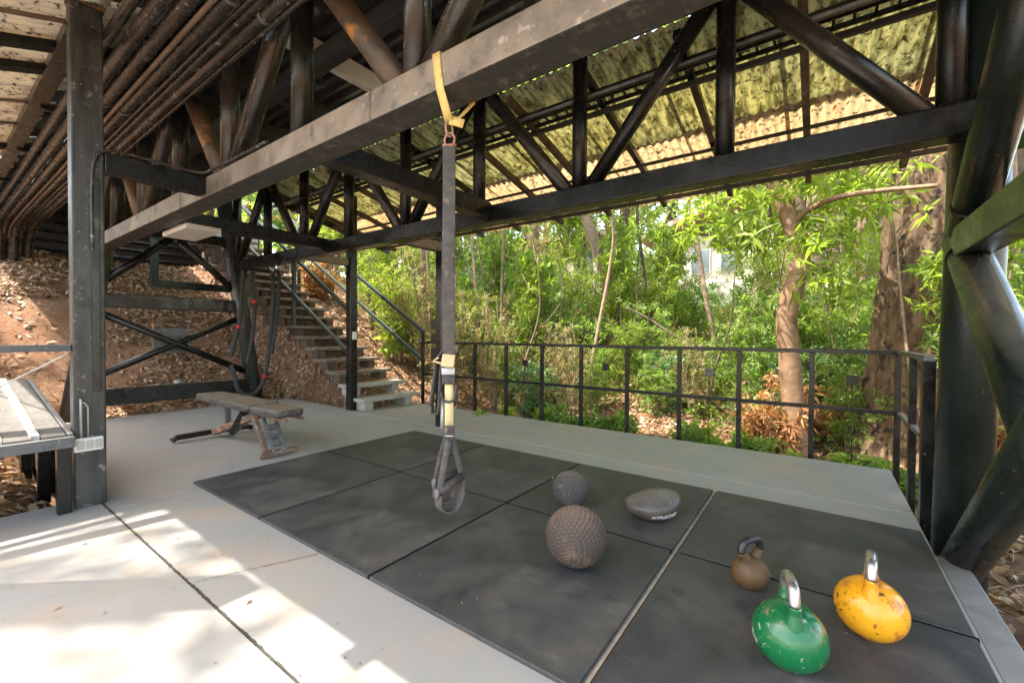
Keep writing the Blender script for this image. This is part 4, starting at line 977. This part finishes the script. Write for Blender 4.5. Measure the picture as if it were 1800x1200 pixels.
def pz(px, py, D):
    """a point D metres out in photo direction (px, py)"""
    v = (Vector(fw) + Vector(r2)*((px-900)/753.03) - Vector(u2)*((py-600)/753.03)); v = v/math.hypot(v.x, v.y)*D; return CAM + v

# the big rough trunk
def bigtree():
    base = at(1622, 7.6); t = thing('big_tree', 'huge tree with thick ridged brown bark behind the right corner of the railing', 'tree', base)
    n, m = 160, 90; H = 7.5; V = []; F = []
    for i in range(m):
        z = -.5 + H*i/(m-1); f = max(0, (z+.3)); R = .50 + .30*math.exp(-f/.75) - .012*z; cx = .10*math.exp(-f*.9)*-1 + .035*z; cy = 0
        for k in range(n):
            a = 2*math.pi*k/n
            butt = 1 + .13*math.exp(-f/1.2)*math.sin(4*a+.6) + .05*math.sin(3*a+1+.3*z)
            rid = .045*abs(math.sin(9*a+1.3*math.sin(2.1*z)+.7*math.sin(5.3*z+a*2)))+.022*math.sin(23*a+3*math.sin(3*z+2*a))+.012*math.sin(31*z+6*math.sin(7*a+z))
            r_ = R*butt+rid; V.append((cx+r_*math.cos(a), cy+r_*math.sin(a), z))
    for i in range(m-1):
        for k in range(n): a = i*n+k; b = i*n+(k+1) % n; F.append((a, b, b+n, a+n))
    me = bpy.data.meshes.new('trunk'); me.from_pydata(V, [], F); me.polygons.foreach_set('use_smooth', [True]*len(F)); me.materials.append(m_bark)
    o = bpy.data.objects.new('trunk', me); COL.objects.link(o); o.parent = t
    cen = np.array(blob((0, 1, 9.0), (4.5, 4.5, 2.6), 1500, 77)); arr = clusters(cen, 7, .1, .17, .055, .3, np.random.default_rng(5)); leaves_mesh('crown', *arr, m_leafA, parent=t)
    for a, l in ((.4, 3), (2.2, 3.2), (4, 3), (5.3, 2.8)):
        MB().tube(bez([(0, 0, 6.2), (math.cos(a)*l*.4, math.sin(a)*l*.4, 7.6), (math.cos(a)*l, math.sin(a)*l, 9.4)], 5), [.22]*3+[.14]*4+[.06]*4, 8).build('branch', m_bark, t, local=True)
bigtree()
# crooked tree
D_ = 6.55; c0 = pz(1405, 905, D_); kp = [(1405, 930), (1402, 800), (1390, 660), (1383, 560), (1395, 505), (1408, 462), (1395, 410), (1384, 375), (1362, 330), (1345, 290), (1330, 200), (1320, 90)]
pts = [tuple(pz(x, y, D_)) for x, y in kp]
ex = [([tuple(pz(1386, 385, D_)), tuple(pz(1388, 340, D_+.05)), tuple(pz(1392, 300, D_+.1)), tuple(pz(1400, 180, D_+.3))], (.075, .04)),
      ([tuple(pz(1392, 395, D_)), tuple(pz(1420, 370, D_-.1)), tuple(pz(1470, 348, D_-.3)), tuple(pz(1540, 336, D_-.5)), tuple(pz(1650, 326, D_-.8))], (.045, .02)),
      ([tuple(pz(1350, 300, D_)), tuple(pz(1310, 240, D_+.1)), tuple(pz(1270, 170, D_+.2))], (.05, .03))]
cen = []
r = np.random.default_rng(31)
for (px, py, n, s) in ((1420, 400, 10, .12), (1440, 420, 8, .12), (1330, 395, 14, .18), (1300, 420, 10, .15), (1470, 360, 10, .18), (1420, 325, 8, .15), (1340, 345, 6, .15), (1560, 335, 5, .15), (1450, 300, 20, .3), (1300, 330, 14, .3), (1430, 480, 6, .12), (1470, 500, 8, .15), (1380, 250, 60, .6), (1270, 200, 60, .7), (1480, 220, 60, .7), (1250, 355, 14, .2)):
    c = pz(px, py, D_-.1)
    for _ in range(n): cen.append(np.array(c)+r.normal(0, s, 3))
trunk('crooked pale brown tree forking near the top, between the fifth and sixth railing posts from the right corner', pts, [.165, .14, .125, .12, .112, .115, .105, .10, .08, .07, .06, .045], m_barko, 'crooked_tree', 18, extra=ex, crown=(cen, 9, .21, .048, m_leafB, .35, 8))
bpy.data.objects['crooked_tree']['label'] = 'crooked pale brown tree with a kinked trunk, forking under the roof edge'
for (px, D, sc, pn) in ((1045, 7.4, .55, 'bushA'), (1150, 7.3, .5, 'bushA'), (1210, 7.9, .6, 'bambooish'), (1330, 7.9, .6, 'bushA'), (1090, 8.3, .6, 'bambooish'), (1265, 8.6, .7, 'bushA'), (985, 7.8, .6, 'olive'), (1500, 7.2, .6, 'bushA'), (1460, 8.8, .8, 'bambooish'), (850, 9.0, .8, 'bambooish'), (930, 10.6, 1.0, 'bambooish'),
                        (1040, 12.2, 1.2, 'bambooish'), (1390, 12.5, 1.3, 'bambooish'), (1500, 10.8, 1.1, 'bushA'), (1120, 9.9, .9, 'bambooish'), (770, 9.6, .9, 'bushA'), (1560, 11.8, 1.2, 'bambooish'), (1220, 12.3, .8, 'bushA'), (1300, 10.2, .7, 'bambooish')): plant(pn, *LK[pn], px, D, sc)
for i, (px, D, H_) in enumerate(((915, 7.2, 2.6), (968, 8.4, 3.2), (1025, 9.4, 3.6), (1125, 8.9, 3.4), (1175, 9.6, 3.0), (1248, 7.8, 2.4), (1318, 9.7, 3.8), (1352, 8.4, 3.0), (1448, 9.0, 3.4), (1505, 8.2, 2.8), (795, 8.6, 3.0), (860, 9.9, 3.6), (705, 9.9, 3.2), (660, 10.6, 3.6))):
    x, y, z = at(px, D); w1, w2 = R_.uniform(-.35, .35), R_.uniform(-.3, .3)
    P = bez([(x, y, z-.1), (x+w1*.3, y, z+H_*.3), (x+w1+w2*.4, y+.1, z+H_*.65), (x+w1*.6+w2, y, z+H_)], 7)
    t = thing('bare_stem', '%s bare stem %s' % (['thin pale', 'thin dark'][i % 2], spot(px, D)), 'stem', (x, y, z), 'bare stems in the undergrowth')
    MB().tube(P, [.024*(1-.7*q/len(P)) for q in range(len(P))], 7).build('stem', [m_barkp, m_barkd][i % 2], t)
    for q in range(4):
        p = P[8+q*4]; a = R_.uniform(0, 6.28); MB().tube([p, p+Vector((math.cos(a)*.22, math.sin(a)*.22, .16)), p+Vector((math.cos(a)*.42, math.sin(a)*.42, .42))], [.007, .005, .003], 5).build('twig', [m_barkp, m_barkd][i % 2], t)
# other trunks: (label, D, [(px,py)...], radii, bark, crown (dx, z, rx, n, mat))
TR = [
 ('thick pale trunk with dappled bark left of the middle of the railing', 10.0, [(1085, 720), (1075, 600), (1072, 520), (1050, 440), (1030, 380), (1015, 300), (1000, 180)], [.17, .15, .14, .13, .12, .10, .07], m_barkp, (0, 6.0, 2.4, 500, m_leafA)),
 ('dark upright trunk just right of the thick pale one', 10.8, [(1072, 780), (1078, 650), (1078, 560), (1090, 440), (1105, 300), (1110, 150)], [.20, .18, .16, .13, .10, .07], m_barkd, (0, 7.0, 2.2, 450, m_leafC)),
 ('thin leaning stem curving across the railing right of the strap', 7.6, [(1000, 790), (1032, 700), (1040, 640), (1055, 560), (1072, 470), (1078, 400), (1060, 330)], [.035, .034, .032, .03, .028, .025, .02], m_barkp, None),
 ('thin pale straight sapling trunk behind the hanging strap', 9.0, [(838, 760), (842, 640), (838, 540), (832, 440), (826, 330)], [.05, .045, .04, .035, .03], m_barkp, (0, 4.8, 1.6, 260, m_leafB)),
 ('thin grey sapling trunk right of the hanging strap', 9.4, [(905, 740), (890, 640), (882, 560), (884, 460), (890, 340)], [.045, .04, .035, .032, .025], m_barkp, (0, 5.2, 1.6, 240, m_leafA)),
 ('slim trunk with white lichen patches beyond the stair rail', 8.8, [(815, 720), (785, 640), (752, 580), (746, 520), (744, 460), (740, 380)], [.07, .065, .055, .05, .05, .04], m_barkp, (0, 5, 1.8, 300, m_leafB)),
 ('thin stem beside the slim lichen trunk', 9.2, [(758, 640), (755, 540), (750, 420), (742, 330)], [.03, .028, .025, .02], m_barkp, None),
 ('reddish brown trunk close behind the crooked tree', 11.0, [(1425, 700), (1430, 600), (1428, 520), (1432, 420), (1440, 250)], [.26, .24, .22, .20, .15], m_barkp, (0, 8, 3, 700, m_leafA)),
 ('pale distant trunk between the crooked tree and the big trunk', 14.0, [(1478, 640), (1474, 540), (1470, 440), (1465, 300)], [.22, .2, .18, .15], m_barkp, (0, 8.5, 3, 600, m_leafC)),
 ('small branching tree with twisted twigs left of the crooked tree', 9.0, [(1262, 720), (1255, 600), (1240, 520), (1228, 440), (1212, 360), (1200, 280)], [.06, .05, .045, .04, .03, .02], m_barkp, (0, 4.6, 1.5, 160, m_leafO)),
 ('thin sloping dead stem low behind the railing posts', 8.0, [(1230, 610), (1185, 590), (1140, 560), (1100, 540)], [.02, .022, .02, .015], m_barkd, None),
 ('slender dark sapling trunk near the middle of the view', 10.0, [(1150, 700), (1140, 600), (1132, 480), (1120, 360)], [.05, .045, .04, .03], m_barkd, (0, 5.5, 1.8, 280, m_leafA)),
 ('tall trunk rising above the stairs', 12.5, [(600, 600), (590, 500), (575, 400), (570, 250)], [.14, .13, .12, .1], m_barkd, (0, 7, 3, 650, m_leafA)),
 ('leaning trunk on the bank above the stair rail', 11.0, [(690, 620), (672, 520), (655, 430), (640, 330)], [.09, .085, .08, .06], m_barkd, (0, 6.0, 2.2, 420, m_leafB)),
 ('slender trunk right of the steel column', 9.0, [(1772, 600), (1776, 500), (1782, 400), (1780, 250)], [.07, .065, .06, .05], m_barkp, (0, 4.8, 1.8, 380, m_leafB)),
 ('darker trunk at the right edge beyond the column braces', 12.0, [(1798, 640), (1795, 520), (1792, 400), (1790, 200)], [.14, .13, .12, .1], m_barkd, (0, 6.5, 2.6, 600, m_leafA)),
 ('thin climbing stem on the front of the huge trunk', 6.9, [(1602, 820), (1605, 700), (1592, 600), (1580, 480), (1575, 420), (1560, 340)], [.018, .018, .017, .015, .013, .01], m_barkp, None),
]
for i, (lab, D, kp, rr, mt, cr) in enumerate(TR):
    pts = [tuple(pz(x, y, D + .15*math.sin(j*1.3+i))) for j, (x, y) in enumerate(kp)]
    crown = None
    if cr:
        dx, cz, rx, n, lm = cr; tp = Vector(pts[-1]); base = float(hh(pts[0][0], pts[0][1])); cc = (tp.x, tp.y, base+cz)
        if tp.z < base+cz: pts.append((tp.x+.2, tp.y+.1, base+cz)); rr = rr+[.03]
        crown = (blob(cc, (rx, rx, rx*.8), n, 400+i), 7, .15, .045, lm, .3, 500+i)
    trunk(lab, pts, rr, mt, 'slender_tree' if max(rr) < .12 else 'forest_tree', 10, crown=crown, group='forest trees behind the deck')

# distant forest: trees on a far ring, countable trunks + crowns
fc = ['dense deep green', 'bright yellow green', 'mid green', 'pale olive']
fm = [m_leafC, m_leafB, m_leafA, m_leafO]
protoF = []
for q in range(4):
    t = thing('distant_tree', 'x', 'tree', (0, 0, 0), 'distant forest trees', local=True); r_ = np.random.default_rng(900+q)
    MB().tube(bez([(0, 0, -.5), (.1, .1, 2.5), (-.1, .2, 5), (.1, 0, 8)], 5), [.2]*5+[.16]*6+[.08]*5, 9).build('trunk', m_barkp if q % 2 else m_barkd, t, local=True)
    cen = blob((0, 0, 7.2), (2.6, 2.6, 3.2), 330, 910+q) + blob((0, 0, 2.6), (2.3, 2.3, 1.9), 110, 930+q); arr = clusters(np.array(cen), 6, .12, .24, .10, .3, r_); leaves_mesh('crown', *arr, fm[q], parent=t); protoF.append(t)
used = [False]*4; seen = {}
spots = []
rr_ = random.Random(5)
for ring_, (D0, step) in enumerate(((15.5, 190), (20, 130), (26, 95), (34, 75))):
    px = 380 + ring_*17
    while px < 1860:
        spots.append((px+rr_.uniform(-22, 22), D0+rr_.uniform(-1.2, 1.2), ring_)); px += step
keep = []
for k, (px, D, ring_) in enumerate(spots):
    if ring_ < 3 and 1150 < px < 1340: continue           # gap where the pale house shows
    q = rr_.randrange(4); x, y, z = at(px, D)
    row = ['nearest row', 'second row', 'third row', 'last row'][ring_]
    side = 'above the stairs' if px < 660 else where(px)
    lab = '%s distant tree, %s, %s' % (fc[q], row, side)
    c = seen.get(lab, 0); seen[lab] = c+1
    if c: lab = '%s %s distant tree, %s, %s' % (['first', 'second', 'third', 'fourth', 'fifth', 'sixth'][c], fc[q], row, side)
    if not used[q]: t = protoF[q]; used[q] = True
    else: t = copy_tree(protoF[q])
    t.location = (x, y, min(z, 4.5)); t.rotation_euler.z = rr_.uniform(0, 6.28); s = rr_.uniform(.85, 1.3)*(1+.25*ring_); t.scale = (s, s, s*rr_.uniform(.9, 1.15)); t['label'] = lab
for q in range(4):
    if not used[q]: protoF[q].location = at(1000, 40)

# trees to the sun side: they dapple the floor and bank
for i, (x, y, H, s, n) in enumerate(((-3.9, -5.3, 13, 2.8, 250), (-1.2, -7.6, 16, 3.2, 200), (-9.5, -5.0, 11, 2.6, 120), (-9.5, 6.5, 10, 3, 400), (9.5, 3.5, 9, 2.6, 500), (3.0, 9.8, 11, 3, 350))):
    z = float(hh(x, y)); cen = blob((x, y, H), (s, s, s*.7), n, 700+i)
    trunk('tall open tree %s' % ['left of the platform outside the view', 'behind the viewpoint shading the floor', 'on the bank left of the building', 'on the bank above the stairs beyond the roof', 'standing beyond the right column', 'tall and open behind the railing, its crown over the roof'][i],
          [(x, y, z-.3), (x+.2, y, z+3), (x-.1, y+.1, z+6.5), (x, y, H)], [.22, .19, .15, .06], m_barkd, 'tall_tree', 10, crown=(cen, 7, .2, .07, m_leafA, .3, 720+i), group='tall trees around the building')

# ground cover
def cover(name, n, region, L, W, mt, seed, label, hmax=.3, wmask=None):
    r = np.random.default_rng(seed); x = r.uniform(region[0], region[1], n); y = r.uniform(region[2], region[3], n)
    den = np.sin(x*.9+1)+np.sin(y*1.1+x*.5)+.6*np.sin(x*2.7-y*1.9)
    ok = den > r.uniform(-1.2, 2.2, n); ok &= ~((x > -7) & (x < 4.3) & (y < 4.2)); x, y = x[ok], y[ok]
    c = np.stack([x, y, hh(x, y)+r.uniform(.03, hmax, len(x))], 1); arr = clusters(c, 5, .05, L, W, .15, r)
    o = leaves_mesh(name, *arr, mt); tag(o, label, 'ground cover', kind='stuff')
cover('ground_cover', 6000, (-8, 9, 5.6, 14), .10, .035, m_leafA, 61, 'green ground cover growing through the leaf litter behind the railing', .35)
cover('undergrowth', 12000, (-14, 14, 8.5, 20), .13, .05, m_leafC, 62, 'deeper green undergrowth under the distant trees', 1.1)
cover('grassy_undergrowth', 5000, (-8, 9, 6.2, 14), .18, .014, m_leafB, 63, 'thin yellow green grass and twigs among the shrubs', .6)
# twigs in litter
tw = MB()
for i in range(420):
    if i % 3 == 0: x, y = R_.uniform(-3.4, -1.4)+0, R_.uniform(2.6, 3.4)+R_.uniform(0, 3)
    elif i % 3 == 1: x, y = R_.uniform(4.3, 7), R_.uniform(-.5, 5)
    else: x, y = R_.uniform(-7, -4), R_.uniform(-2, 4)
    if -3.6 < x < 4.1 and y < 3.5 and not (x < -1.7 and y > 2.6): continue
    a = R_.uniform(0, 6.28); l = R_.uniform(.1, .4); z = float(hh(x, y))+.03; x2, y2 = x+math.cos(a)*l, y+math.sin(a)*l
    tw.tube([(x, y, z), ((x+x2)/2, (y+y2)/2, z+.03), (x2, y2, float(hh(x2, y2))+R_.uniform(.02, .09))], [.004, .005, .003], 5)
o = tw.build('fallen_twigs', m_barkp); tag(o, 'fallen dry twigs lying in the leaf litter', 'twigs', kind='stuff')
o = MB().tube(bez([(-2.9, -1.9, .50), (-3.0, -1.4, .55), (-3.2, -.9, .60), (-3.3, -.5, .42)], 6), .05, 10).build('tree_root', m_bark); tag(o, 'thick brown root crossing the leaf bank behind the platform', 'root')

# ------------------------------------------------------------ pale house in the trees
m_wall = pm('pale_render', (.62, .58, .48), (.52, .48, .40), 1.2, .85, .2, 30)
m_roofh = pm('pinkish_roof_metal', (.50, .36, .30), (.58, .45, .38), 3, .5)
m_glass = pm('dim_glass', (.10, .13, .14), (.2, .24, .26), 2, .15)
HS = thing('house', 'pale cream house half hidden among the trees beyond the railing', 'house', (-.6, 21, 1))
MB().box(-3.0, 1.2, 20, 26, .5, 5.6).build('wall', m_wall, HS)
MB().box(-3.2, 1.35, 19.6, 19.99, 2.4, 3.5).build('balcony', m_white, HS)
MB().obox((-.9, 23, 6.7), (2.8, 0, 1.0), (0, 3.6, 0), (-.05, 0, .1)).build('roof', m_roofh, HS)
for i in range(3):
    w_ = MB().box(-2.6+i*1.25, -1.75+i*1.25, 19.93, 19.99, 3.9, 5.0).build('window', m_white, HS); MB().box(-2.54+i*1.25, -1.81+i*1.25, 19.90, 19.925, 3.96, 4.94).build('pane', m_glass, w_)
MB().box(-.1, .9, 19.92, 19.99, .9, 2.3).build('garage_door', m_galv, HS)
H2 = thing('low_building', 'long low cream building glimpsed behind the shrubs left of the house', 'building', (-10, 21, 3))
MB().box(-17, -6.2, 20.5, 25, 2.5, 6.4).build('wall', m_wall, H2)
MB().box(-17.4, -5.9, 20, 25.4, 6.41, 6.6).build('roof', m_roofh, H2)
for i in range(5): MB().box(-15.6+i*2, -14.6+i*2, 20.43, 20.49, 4.4, 5.6).build('window', m_glass, H2)
# outer post and brace of the open side: their shadows cross the floor
OP = thing('eave_post', 'steel eave post on the open side left of the view, shading the floor', 'post', (.42, -1.40, 0))
MB().box(.32, .50, -1.49, -1.31, 0, 2.86).build('shaft', m_green, OP, .006)
